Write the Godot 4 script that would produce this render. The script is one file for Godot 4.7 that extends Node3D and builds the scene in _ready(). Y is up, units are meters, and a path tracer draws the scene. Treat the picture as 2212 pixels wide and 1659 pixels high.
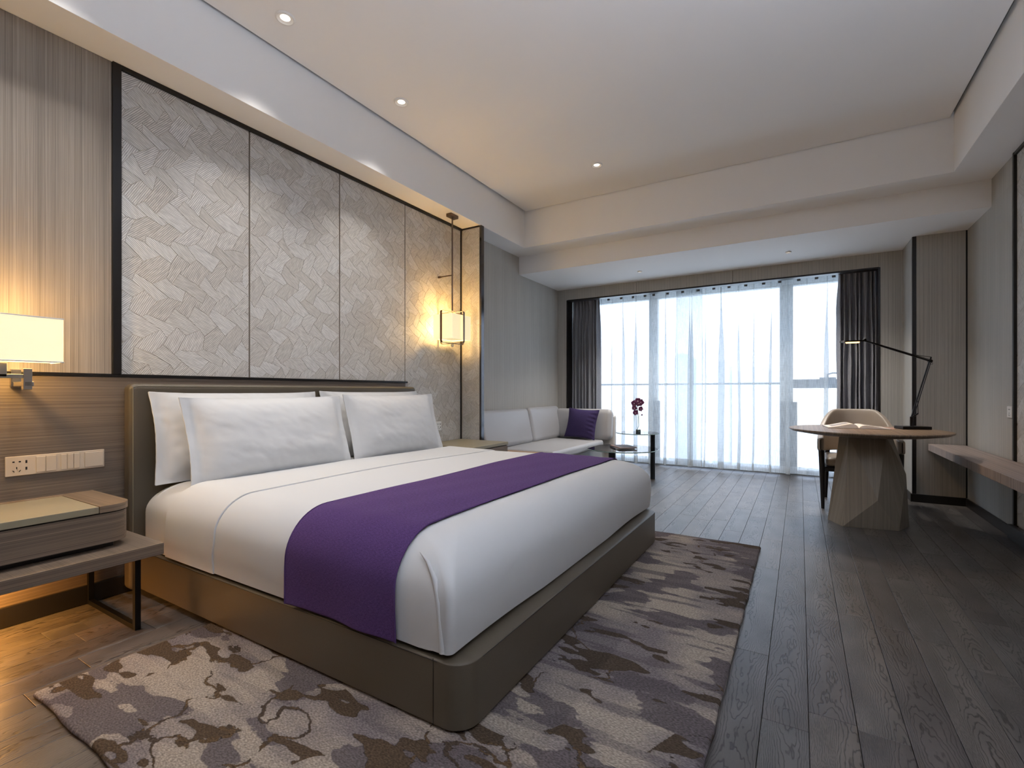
extends Node3D
# A hotel bedroom: x runs from the headboard wall into the room, -z runs towards the window, y is up.

const XL := -2.976   # face of the headboard wall
const XS := -2.990   # face of the wall behind the sofa
const XR := 1.285    # face of the right wall
const ZW := -6.26    # face of the window wall
const YC := 3.11     # upper ceiling
const YS := 2.694    # underside of the coves
const YB := 2.477    # underside of the window bay

var M := {}
var used := {}
var rng := RandomNumberGenerator.new()


# ---------------------------------------------------------------- mesh building
class MB:
	var v := PackedVector3Array()
	var n := PackedVector3Array()
	var uv := PackedVector2Array()
	var idx := PackedInt32Array()

	func vert(p: Vector3, nn: Vector3, t: Vector2) -> int:
		v.append(p)
		n.append(nn)
		uv.append(t)
		return v.size() - 1

	func tri(a: int, b: int, c: int) -> void:
		var g := (v[b] - v[a]).cross(v[c] - v[a])
		if g.length_squared() < 1e-18:
			return
		if g.dot(n[a] + n[b] + n[c]) > 0.0:
			idx.append_array(PackedInt32Array([a, c, b]))
		else:
			idx.append_array(PackedInt32Array([a, b, c]))

	static func plane_uv(p: Vector3, nn: Vector3) -> Vector2:
		var a := nn.abs()
		if a.x >= a.y and a.x >= a.z:
			return Vector2(p.z, p.y)
		if a.y >= a.z:
			return Vector2(p.x, p.z)
		return Vector2(p.x, p.y)

	func quad(a: Vector3, b: Vector3, c: Vector3, d: Vector3, out: Vector3) -> void:
		var nn := (b - a).cross(c - a).normalized()
		if nn.dot(out) < 0.0:
			nn = -nn
		var i := vert(a, nn, plane_uv(a, nn))
		vert(b, nn, plane_uv(b, nn))
		vert(c, nn, plane_uv(c, nn))
		vert(d, nn, plane_uv(d, nn))
		tri(i, i + 1, i + 2)
		tri(i, i + 2, i + 3)

	func face(pts: Array, out: Vector3) -> void:
		var nn: Vector3 = (pts[1] - pts[0]).cross(pts[2] - pts[0]).normalized()
		if nn.dot(out) < 0.0:
			nn = -nn
		var i := v.size()
		for p in pts:
			vert(p, nn, plane_uv(p, nn))
		for k in range(1, pts.size() - 1):
			tri(i, i + k, i + k + 1)

	# a box with chamfered edges
	func box(c: Vector3, s: Vector3, bev := 0.003, xf := Transform3D.IDENTITY) -> MB:
		var h := s * 0.5
		var b := minf(bev, minf(h.x, minf(h.y, h.z)) * 0.6)
		for ax in 3:
			var a1 := (ax + 1) % 3
			var a2 := (ax + 2) % 3
			for sg in [-1.0, 1.0]:
				var nn := Vector3.ZERO
				nn[ax] = sg
				var i := v.size()
				for k in 4:
					var p := Vector3.ZERO
					p[ax] = sg * h[ax]
					p[a1] = (h[a1] - b) * (1.0 if k == 1 or k == 2 else -1.0)
					p[a2] = (h[a2] - b) * (1.0 if k >= 2 else -1.0)
					vert(xf * (c + p), xf.basis * nn, plane_uv(c + p, nn))
				tri(i, i + 1, i + 2)
				tri(i, i + 2, i + 3)
		if b <= 0.0:
			return self
		for ax in 3:   # edges that run along ax
			var a1 := (ax + 1) % 3
			var a2 := (ax + 2) % 3
			for s1 in [-1.0, 1.0]:
				for s2 in [-1.0, 1.0]:
					var n1 := Vector3.ZERO
					n1[a1] = s1
					var n2 := Vector3.ZERO
					n2[a2] = s2
					var i := v.size()
					for e in [-1.0, 1.0]:
						var p := Vector3.ZERO
						p[ax] = e * (h[ax] - b)
						p[a1] = s1 * h[a1]
						p[a2] = s2 * (h[a2] - b)
						vert(xf * (c + p), xf.basis * n1, plane_uv(c + p, n1))
						p[a1] = s1 * (h[a1] - b)
						p[a2] = s2 * h[a2]
						vert(xf * (c + p), xf.basis * n2, plane_uv(c + p, n1))
					tri(i, i + 1, i + 2)
					tri(i + 1, i + 3, i + 2)
		for sx in [-1.0, 1.0]:
			for sy in [-1.0, 1.0]:
				for sz in [-1.0, 1.0]:
					var i := v.size()
					for ax in 3:
						var p := Vector3(sx, sy, sz) * (h - Vector3(b, b, b))
						var nn := Vector3.ZERO
						nn[ax] = Vector3(sx, sy, sz)[ax]
						p[ax] = nn[ax] * h[ax]
						vert(xf * (c + p), xf.basis * nn, plane_uv(c + p, nn))
					tri(i, i + 1, i + 2)
		return self

	func span(a: Vector3, b: Vector3, bev := 0.003) -> MB:
		return box((a + b) * 0.5, (b - a).abs(), bev)

	static func stops(h: float, r: float, k: int, m: int) -> PackedFloat32Array:
		var o := PackedFloat32Array()
		for i in k:
			o.append(-(h - r + r * tan(PI / 4 * (1.0 - float(i) / k))))
		for i in m + 1:
			o.append(lerpf(-(h - r), h - r, float(i) / m))
		for i in k:
			o.append(h - r + r * tan(PI / 4 * float(i + 1) / k))
		return o

	# a box whose edges are rounded with one radius for each axis, bent by deform
	func soft(c: Vector3, s: Vector3, r: Vector3, k := 5, m := 6, deform = null, xf := Transform3D.IDENTITY) -> MB:
		var h := s * 0.5
		r = Vector3(minf(r.x, h.x * 0.98), minf(r.y, h.y * 0.98), minf(r.z, h.z * 0.98))
		var st := [stops(h.x, r.x, k, m), stops(h.y, r.y, k, m), stops(h.z, r.z, k, m)]
		var first := v.size()
		var f0 := idx.size()
		for ax in 3:
			var a1 := (ax + 1) % 3
			var a2 := (ax + 2) % 3
			var s1: PackedFloat32Array = st[a1]
			var s2: PackedFloat32Array = st[a2]
			for sg in [-1.0, 1.0]:
				var i0 := v.size()
				for i in s1.size():
					for j in s2.size():
						var p := Vector3.ZERO
						p[ax] = sg * h[ax]
						p[a1] = s1[i]
						p[a2] = s2[j]
						var q := p.clamp(-(h - r), h - r)
						var d := ((p - q) / r).normalized()
						var o := q + d * r
						var nn := (d / r).normalized()
						var t := plane_uv(c + o, nn)
						var w := c + o
						if deform != null:
							w = deform.call(w)
						vert(xf * w, xf.basis * nn, t)
				var w2 := s2.size()
				for i in s1.size() - 1:
					for j in w2 - 1:
						var a := i0 + i * w2 + j
						tri(a, a + 1, a + w2)
						tri(a + 1, a + w2 + 1, a + w2)
		if deform != null:
			smooth(first, f0)
		return self

	# normals from the faces, shared by vertices at one place
	func smooth(first := 0, f0 := 0) -> MB:
		var sum := {}
		for f in range(f0, idx.size(), 3):
			var a := idx[f]
			var b := idx[f + 1]
			var cc := idx[f + 2]
			var g := (v[cc] - v[a]).cross(v[b] - v[a])
			for q in [a, b, cc]:
				var key := Vector3i((v[q] * 20000.0).round())
				sum[key] = sum.get(key, Vector3.ZERO) + g
		for q in range(first, v.size()):
			var g: Vector3 = sum.get(Vector3i((v[q] * 20000.0).round()), n[q])
			if g.length_squared() > 1e-24:
				n[q] = g.normalized()
		return self

	# a surface from a function of (0..1, 0..1); out says roughly where it faces
	func grid(fn: Callable, nu: int, nv: int, size := Vector2(1, 1), flip := false) -> MB:
		var i0 := v.size()
		var f0 := idx.size()
		for i in nu + 1:
			for j in nv + 1:
				var a := float(i) / nu
				var b := float(j) / nv
				vert(fn.call(a, b), Vector3.ZERO, Vector2(a * size.x, b * size.y))
		for i in nu:
			for j in nv:
				var a := i0 + i * (nv + 1) + j
				if flip:
					idx.append_array(PackedInt32Array([a, a + nv + 1, a + 1, a + 1, a + nv + 1, a + nv + 2]))
				else:
					idx.append_array(PackedInt32Array([a, a + 1, a + nv + 1, a + 1, a + nv + 2, a + nv + 1]))
		smooth(i0, f0)
		return self

	func tube(pts: Array, rad, sides := 12, caps := true) -> MB:
		var up := Vector3.UP
		var prev := -1
		var side := Vector3.ZERO
		for i in pts.size():
			var p: Vector3 = pts[i]
			var d: Vector3 = (pts[mini(i + 1, pts.size() - 1)] - pts[maxi(i - 1, 0)]).normalized()
			if i == 0:
				side = d.cross(up)
				if side.length() < 0.1:
					side = d.cross(Vector3.RIGHT)
			side = (side - d * side.dot(d)).normalized()
			var bi := d.cross(side)
			var r: float = rad[i] if rad is Array else rad
			var at := v.size()
			for k in sides + 1:
				var a := TAU * k / sides
				var nn := side * cos(a) + bi * sin(a)
				vert(p + nn * r, nn, Vector2(float(k) / sides, float(i)))
			if prev >= 0:
				for k in sides:
					tri(prev + k, prev + k + 1, at + k)
					tri(prev + k + 1, at + k + 1, at + k)
			if caps and (i == 0 or i == pts.size() - 1):
				var nd := -d if i == 0 else d
				var cc := vert(p, nd, Vector2.ZERO)
				for k in sides:
					var a := TAU * k / sides
					var b := TAU * (k + 1) / sides
					var q := vert(p + (side * cos(a) + bi * sin(a)) * r, nd, Vector2.ZERO)
					vert(p + (side * cos(b) + bi * sin(b)) * r, nd, Vector2.ZERO)
					tri(cc, q, q + 1)
			prev = at
		return self

	# a flat bar of rectangular section from a to b
	func bar(a: Vector3, b: Vector3, w: float, h: float, bev := 0.002, ref := Vector3.UP) -> MB:
		var d := (b - a).normalized()
		if absf(d.dot(ref)) > 0.95:
			ref = Vector3.RIGHT
		var sx := d.cross(ref).normalized()
		var sy := sx.cross(d).normalized()
		return box(Vector3.ZERO, Vector3(w, h, (b - a).length()), bev, Transform3D(Basis(sx, sy, -d), (a + b) * 0.5))

	# profile of (radius, height) turned round y; sharp corners where a point is repeated
	func lathe(prof: Array, c: Vector3, segs := 32) -> MB:
		var rows := []
		for i in prof.size():
			var p: Vector2 = prof[i]
			var d := Vector2.ZERO
			if i > 0 and p.distance_to(prof[i - 1]) > 1e-6:
				d += (p - prof[i - 1]).normalized()
			if i < prof.size() - 1 and p.distance_to(prof[i + 1]) > 1e-6:
				d += (prof[i + 1] - p).normalized()
			var nn := Vector2(d.y, -d.x).normalized()
			var at := v.size()
			for k in segs + 1:
				var a := TAU * k / segs
				vert(c + Vector3(p.x * cos(a), p.y, p.x * sin(a)), Vector3(nn.x * cos(a), nn.y, nn.x * sin(a)), Vector2(p.x * cos(a), p.x * sin(a)) + Vector2(0, p.y))
			rows.append(at)
		for i in prof.size() - 1:
			if prof[i].distance_to(prof[i + 1]) < 1e-6:
				continue
			for k in segs:
				tri(rows[i] + k, rows[i] + k + 1, rows[i + 1] + k)
				tri(rows[i] + k + 1, rows[i + 1] + k + 1, rows[i + 1] + k)
		return self

	# polygon in the plane of two axes, pushed along the third
	func prism(poly: PackedVector2Array, to: Callable, depth: Vector3, sidesmooth := false, tuv = null) -> MB:
		var ids := Geometry2D.triangulate_polygon(poly)
		var mid := Vector3.ZERO
		for p in poly:
			mid += to.call(p)
		mid = mid / poly.size() + depth * 0.5
		for e in 2:
			var nn := depth.normalized() * (1.0 if e else -1.0)
			var i0 := v.size()
			for p in poly:
				var w: Vector3 = to.call(p) + depth * e
				vert(w, nn, tuv.call(p) if tuv != null else plane_uv(w, nn))
			for k in range(0, ids.size(), 3):
				tri(i0 + ids[k], i0 + ids[k + 1], i0 + ids[k + 2])
		var cnt := poly.size()
		for k in cnt:
			var a: Vector3 = to.call(poly[k])
			var b: Vector3 = to.call(poly[(k + 1) % cnt])
			var nn := (b - a).cross(depth).normalized()
			# outward: polygon orientation decides
			if Geometry2D.is_polygon_clockwise(poly):
				nn = -nn
			var ta: Vector3 = to.call(Vector2(1, 0)) - to.call(Vector2.ZERO)
			var tb: Vector3 = to.call(Vector2(0, 1)) - to.call(Vector2.ZERO)
			if ta.cross(tb).dot(depth) < 0.0:
				nn = -nn
			var na := nn
			var nb := nn
			if sidesmooth:
				var pa: Vector3 = to.call(poly[(k + cnt - 1) % cnt])
				var pd: Vector3 = to.call(poly[(k + 2) % cnt])
				var n0 := (a - pa).cross(depth).normalized()
				var n2 := (pd - b).cross(depth).normalized()
				if n0.dot(nn) < 0.0:
					n0 = -n0
				if n2.dot(nn) < 0.0:
					n2 = -n2
				if n0.dot(nn) > 0.8:
					na = (n0 + nn).normalized()
				if n2.dot(nn) > 0.8:
					nb = (n2 + nn).normalized()
			var i := vert(a, na, plane_uv(a, nn))
			vert(b, nb, plane_uv(b, nn))
			vert(b + depth, nb, plane_uv(b + depth, nn))
			vert(a + depth, na, plane_uv(a + depth, nn))
			tri(i, i + 1, i + 2)
			tri(i, i + 2, i + 3)
		return self

	# bedding over a block: upright sides with tight corners that roll over into a flat top
	func bedding(lo: Vector3, hi: Vector3, roll: Vector3, rc: float, deform = null) -> MB:
		var c := (lo + hi) * 0.5
		var hx := (hi.x - lo.x) * 0.5
		var hz := (hi.z - lo.z) * 0.5
		var rings := []
		for k in 9:
			rings.append([lerpf(lo.y, hi.y - roll.y, k / 8.0), hx, hz, rc])
		for k in 12:
			var a := PI / 2 * (k + 1) / 12.0
			var q := 1.0 - cos(a)
			rings.append([hi.y - roll.y + roll.y * sin(a), hx - roll.x * q, hz - roll.z * q, rc + minf(roll.x, roll.z) * 0.6 * q])
		var last: Array = rings[rings.size() - 1]
		for k in 14:
			var f := 1.0 - (k + 1) / 14.0
			rings.append([hi.y, maxf(last[1] * f, 0.001), maxf(last[2] * f, 0.001), last[3] * f])
		var i0 := v.size()
		var f0 := idx.size()
		var count := 0
		for r in rings:
			var pts := PackedVector2Array()
			var w: float = r[1]
			var d: float = r[2]
			var q: float = minf(r[3], minf(w, d) * 0.95)
			for e in 4:
				var sx: float = [1.0, -1.0, -1.0, 1.0][e]
				var sz: float = [1.0, 1.0, -1.0, -1.0][e]
				var cc := Vector2(sx * (w - q), sz * (d - q))
				for k in 9:
					var a := PI / 2 * e + PI / 2 * k / 8.0
					pts.append(cc + Vector2(cos(a), sin(a)) * q)
				var nx: Vector2 = [Vector2(-(w - q), d), Vector2(-w, -(d - q)), Vector2(w - q, -d), Vector2(w, d - q)][e]
				var from: Vector2 = pts[pts.size() - 1]
				for k in range(1, 30):
					pts.append(from.lerp(nx, k / 30.0))
			count = pts.size()
			for p in pts:
				var o := Vector3(c.x + p.x, r[0], c.z + p.y)
				vert(deform.call(o) if deform != null else o, Vector3.ZERO, Vector2(o.x + (o.y if absf(p.x) > w - q else 0.0), o.z + (o.y if absf(p.y) > d - q else 0.0)))
		for k in rings.size() - 1:
			for j in count:
				var a := i0 + k * count + j
				var b := i0 + k * count + (j + 1) % count
				idx.append_array(PackedInt32Array([a, b, a + count, b, b + count, a + count]))
		smooth(i0, f0)
		return self

	func mesh(off := Vector3.ZERO) -> ArrayMesh:
		var vv := v.duplicate()
		if off != Vector3.ZERO:
			for i in vv.size():
				vv[i] -= off
		var a := []
		a.resize(Mesh.ARRAY_MAX)
		a[Mesh.ARRAY_VERTEX] = vv
		a[Mesh.ARRAY_NORMAL] = n
		a[Mesh.ARRAY_TEX_UV] = uv
		a[Mesh.ARRAY_INDEX] = idx
		var m := ArrayMesh.new()
		m.add_surface_from_arrays(Mesh.PRIMITIVE_TRIANGLES, a)
		return m


func mb() -> MB:
	return MB.new()


# ---------------------------------------------------------------- scene helpers
func numbered(called: String) -> String:
	var k: int = used.get(called, 0)
	used[called] = k + 1
	return called if k == 0 else "%s_%03d" % [called, k]


func tag(o: Node3D, label: String, category: String, group := "") -> Node3D:
	o.set_meta("label", label)
	o.set_meta("category", category)
	if group:
		o.set_meta("group", group)
	return o


func thing(called: String, label: String, category: String, at := Vector3.ZERO, turn := 0.0, group := "") -> Node3D:
	var o := Node3D.new()
	o.name = numbered(called)
	add_child(o)
	o.position = at
	o.rotation.y = turn
	return tag(o, label, category, group)


# meshes are written in room coordinates and moved to their parent's place; local says they are already there
func part(called: String, m: MB, mat: Material, parent: Node3D, local := false) -> MeshInstance3D:
	var o := MeshInstance3D.new()
	o.name = called
	var off := Vector3.ZERO
	if not local:
		var q: Node = parent
		while q is Node3D and q != self:
			off += (q as Node3D).position
			q = q.get_parent()
	o.mesh = m.mesh(off)
	o.material_override = mat
	o.cast_shadow = GeometryInstance3D.SHADOW_CASTING_SETTING_ON
	parent.add_child(o, true)
	return o


func single(called: String, label: String, category: String, m: MB, mat: Material, at: Vector3, group := "") -> MeshInstance3D:
	var o := MeshInstance3D.new()
	o.name = numbered(called)
	o.mesh = m.mesh(at)
	o.position = at
	o.material_override = mat
	add_child(o)
	tag(o, label, category, group)
	return o


func struct(called: String, m: MB, mat: Material, label := "") -> MeshInstance3D:
	var o := MeshInstance3D.new()
	o.name = numbered(called)
	o.mesh = m.mesh()
	o.material_override = mat
	o.set_meta("kind", "structure")
	if label:
		o.set_meta("label", label)
	add_child(o)
	return o


func holder(called: String, label: String) -> Node3D:
	var o := Node3D.new()
	o.name = numbered(called)
	o.set_meta("kind", "structure")
	o.set_meta("label", label)
	add_child(o)
	return o


# ---------------------------------------------------------------- textures and materials
func tex(w: int, h: int, bytes: PackedByteArray, fmt := Image.FORMAT_RGB8) -> ImageTexture:
	return ImageTexture.create_from_image(Image.create_from_data(w, h, false, fmt, bytes))


func noise_bytes(w: int, h: int, freq: float, sd: int, sw := 0, sh := 0, octaves := 3, kind := FastNoiseLite.TYPE_SIMPLEX_SMOOTH) -> PackedByteArray:
	# noise drawn at (sw, sh) and stretched to (w, h)
	var f := FastNoiseLite.new()
	f.seed = sd
	f.noise_type = kind
	f.frequency = freq
	f.fractal_octaves = octaves
	var im := f.get_image(sw if sw else w, sh if sh else h, false, false, true)
	im.convert(Image.FORMAT_L8)
	if sw:
		im.resize(w, h, Image.INTERPOLATE_CUBIC)
	return im.get_data()


func mat(c: Color, rough := 0.8, metal := 0.0, spec := 0.5) -> StandardMaterial3D:
	var m := StandardMaterial3D.new()
	m.albedo_color = c
	m.roughness = rough
	m.metallic = metal
	m.metallic_specular = spec
	return m


func c8(r: float, g: float, b: float) -> Color:
	return Color(r / 255.0, g / 255.0, b / 255.0)


# fine parallel veneer lines along v
func veneer_tex(contrast: float, sd: int) -> Array:
	var w := 512
	var h := 512
	var a := noise_bytes(w, h, 0.22, sd, 512, 6, 3)
	var b := noise_bytes(w, h, 0.03, sd + 1, 512, 4, 2)
	var c := noise_bytes(w, h, 0.4, sd + 2, 512, 40, 2)
	var o := PackedByteArray()
	o.resize(w * h)
	for i in w * h:
		var t := (a[i] - 128.0) * 0.9 + (b[i] - 128.0) * 0.25 + (c[i] - 128.0) * 0.35
		o[i] = int(clampf(218.0 + t * contrast, 60.0, 255.0))
	return [tex(w, h, o, Image.FORMAT_L8)]


func veneer(c: Color, t: Texture2D, scale: float, turned := false, rough := 0.55) -> StandardMaterial3D:
	var m := mat(c, rough, 0.0, 0.4)
	m.albedo_texture = t
	m.uv1_scale = Vector3(scale * 0.08, scale, 1) if turned else Vector3(scale, scale * 0.08, 1)
	m.heightmap_enabled = true
	m.heightmap_texture = t
	m.heightmap_scale = 0.02
	return m


func weave_tex(w: int, sd: int, amt: float) -> ImageTexture:
	var a := noise_bytes(w, w, 0.5, sd, w, w / 8, 2)
	var b := noise_bytes(w, w, 0.5, sd + 5, w / 8, w, 2)
	var o := PackedByteArray()
	o.resize(w * w)
	for i in w * w:
		o[i] = int(clampf(225.0 + ((a[i] - 128.0) + (b[i] - 128.0)) * amt, 40.0, 255.0))
	return tex(w, w, o, Image.FORMAT_L8)


func floor_tex() -> Array:
	# eight strips of oak side by side, 128 pixels wide each; grain runs along v
	var w := 1024
	var h := 2048
	var warp := noise_bytes(w, h, 0.03, 11, 256, 72, 2)
	var pore := noise_bytes(w, h, 0.45, 12, 1024, 96, 2)
	var fine := noise_bytes(w, h, 0.03, 13, 256, 128, 2)
	var wob := noise_bytes(w, h, 0.10, 14, 512, 160, 2)
	var col := PackedByteArray()
	col.resize(w * h)
	var hgt := PackedByteArray()
	hgt.resize(w * h)
	for s in 8:
		var cen := [0.5, 0.35, 0.9, 0.55, 1.5, 0.45, 0.2, 0.62][s] as float
		var arch := [9.0, 6.0, 11.0, 14.0, 15.0, 8.0, 12.0, 10.0][s] as float
		var run := [5.0, 9.0, 3.0, 7.0, 1.5, 10.0, 4.0, 6.0][s] as float
		var hub := [0.45, 0.7, 0.2, 0.55, 0.5, 0.3, 0.8, 0.6][s] as float
		for y in h:
			var fy := float(y) / h
			var yy := absf(fy - hub) * run
			var row := y * w + s * 128
			for x in 128:
				var i := row + x
				var dx := x / 128.0 - cen
				var r := dx * dx * arch * 3.0 - yy + (warp[i] - 128.0) * 0.020 + (wob[i] - 128.0) * 0.0035
				var f := r - floorf(r)
				var line := 1.0 - smoothstep(0.0, 0.22, f) * (1.0 - smoothstep(0.86, 1.0, f))
				var p := (pore[i] - 128.0) / 128.0
				var line2 := line * clampf(0.9 + p * 0.8, 0.4, 1.0)
				col[i] = int(clampf(222.0 - line2 * 120.0 + p * 8.0 + (fine[i] - 128.0) * 0.22, 30.0, 255.0))
				hgt[i] = int(clampf(220.0 - line2 * 190.0 + p * 12.0, 0.0, 255.0))
	return [tex(w, h, col, Image.FORMAT_L8), tex(w, h, hgt, Image.FORMAT_L8)]


func rug_tex() -> Array:
	# patches of brown, mauve grey and pale wool, drawn out across the bed
	var w := 1024
	var h := 1536
	var na := noise_bytes(w, h, 0.0075, 31, 400, 900, 3)
	var nb := noise_bytes(w, h, 0.009, 47, 400, 900, 3)
	var nc := noise_bytes(w, h, 0.017, 53, 300, 1300, 3)
	var nd := noise_bytes(w, h, 0.006, 77, 512, 768, 2)
	var stk := noise_bytes(w, h, 0.03, 67, 110, 1200, 3)
	var fib := noise_bytes(w, h, 0.35, 59, 512, 1536, 2)
	var rag := noise_bytes(w, h, 0.05, 61, 700, 1536, 3)
	var col := PackedByteArray()
	col.resize(w * h * 3)
	var hgt := PackedByteArray()
	hgt.resize(w * h)
	var pale := Vector3(168, 156, 142)
	var dust := Vector3(126, 118, 118)
	var mauve := Vector3(94, 87, 89)
	var brown := Vector3(98, 81, 62)
	var taupe := Vector3(82, 71, 61)
	for y in h:
		var near := 1.0 - smoothstep(0.10, 0.40, float(y) / h)   # v = 0 is the near end, paled as if lamplit
		for x in w:
			var i := y * w + x
			var r := (rag[i] - 128.0) * 0.07
			var a := (na[i] - 128.0) + r
			var b := (nb[i] - 128.0) + r * 1.3
			var c := (nc[i] - 128.0) + r
			var d := (nd[i] - 128.0)
			var k := pale.lerp(dust, clampf(0.62 - 0.55 * near + d * 0.010 + c * 0.004, 0.0, 1.0))  # besides the pattern, lamplight on the near end is put into the colour
			var z := 190.0
			var sk := (stk[i] - 128.0)
			k = k.lerp(mauve, clampf((sk + b * 0.6 - 12.0) * 0.022, 0.0, 0.55 - 0.4 * near))
			if b + sk * 0.25 > 27.0 + 9.0 * near:
				k = k.lerp(mauve, clampf((b + sk * 0.25 - 25.0 - 9.0 * near) * 0.12, 0.0, 0.75))
				z = 170.0
			# veins come and go along contour lines
			var on := clampf((d + 22.0 * near + c * 0.45 - 4.0) * 0.045, 0.0, 1.0)
			var vein := absf(a - 4.0)
			var wide := (1.9 + near * 2.2 + maxf(0.0, c) * 0.05) * on
			if vein < wide:
				k = brown if c > -6.0 else taupe
				z = 110.0
			elif vein < wide + 0.6 and on > 0.2:
				k = k * 0.6
				z = 60.0
			if c > 34.0 - near * 5.0 and d > -14.0:
				k = taupe.lerp(brown, 0.5 * near)
				z = 130.0
			elif c > 32.5 - near * 5.0 and d > -14.0:
				k = k * 0.65
				z = 70.0
			var fb := 1.0 + (fib[i] - 128.0) * 0.0022
			col[i * 3] = int(clampf(k.x * fb, 0, 255))
			col[i * 3 + 1] = int(clampf(k.y * fb, 0, 255))
			col[i * 3 + 2] = int(clampf(k.z * fb, 0, 255))
			hgt[i] = int(clampf(z + (fib[i] - 128.0) * 0.35, 0, 255))
	return [tex(w, h, col), tex(w, h, hgt, Image.FORMAT_L8)]


func straw_tex() -> Array:
	# narrow straws side by side along u
	var w := 256
	var h := 256
	var a := noise_bytes(w, h, 0.06, 83, 64, 256, 2)
	var b := noise_bytes(w, h, 0.02, 84, 64, 256, 2)
	var o := PackedByteArray()
	o.resize(w * h)
	var g := PackedByteArray()
	g.resize(w * h)
	for y in h:
		var f := fposmod(y / 16.0, 1.0)
		var e := minf(f, 1.0 - f) * 2.0
		var groove := 1.0 - smoothstep(0.0, 0.45, e)
		for x in w:
			var i := y * w + x
			o[i] = int(clampf(240.0 - groove * 80.0 + (a[i] - 128.0) * 0.18, 0, 255))
			g[i] = int(clampf(200.0 - groove * 150.0 + (b[i] - 128.0) * 0.2, 0, 255))
	return [tex(w, h, o, Image.FORMAT_L8), tex(w, h, g, Image.FORMAT_L8)]


func sheer_tex() -> ImageTexture:
	var w := 512
	var h := 512
	var a := noise_bytes(w, h, 0.35, 91, 512, 20, 2)
	var b := noise_bytes(w, h, 0.3, 92, 24, 512, 2)
	var o := PackedByteArray()
	o.resize(w * h * 4)
	for i in w * h:
		o[i * 4] = 255
		o[i * 4 + 1] = 255
		o[i * 4 + 2] = 255
		o[i * 4 + 3] = int(clampf(205.0 + (a[i] - 128.0) * 0.7 + (b[i] - 128.0) * 0.25, 90, 255))
	return tex(w, h, o, Image.FORMAT_RGBA8)


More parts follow.
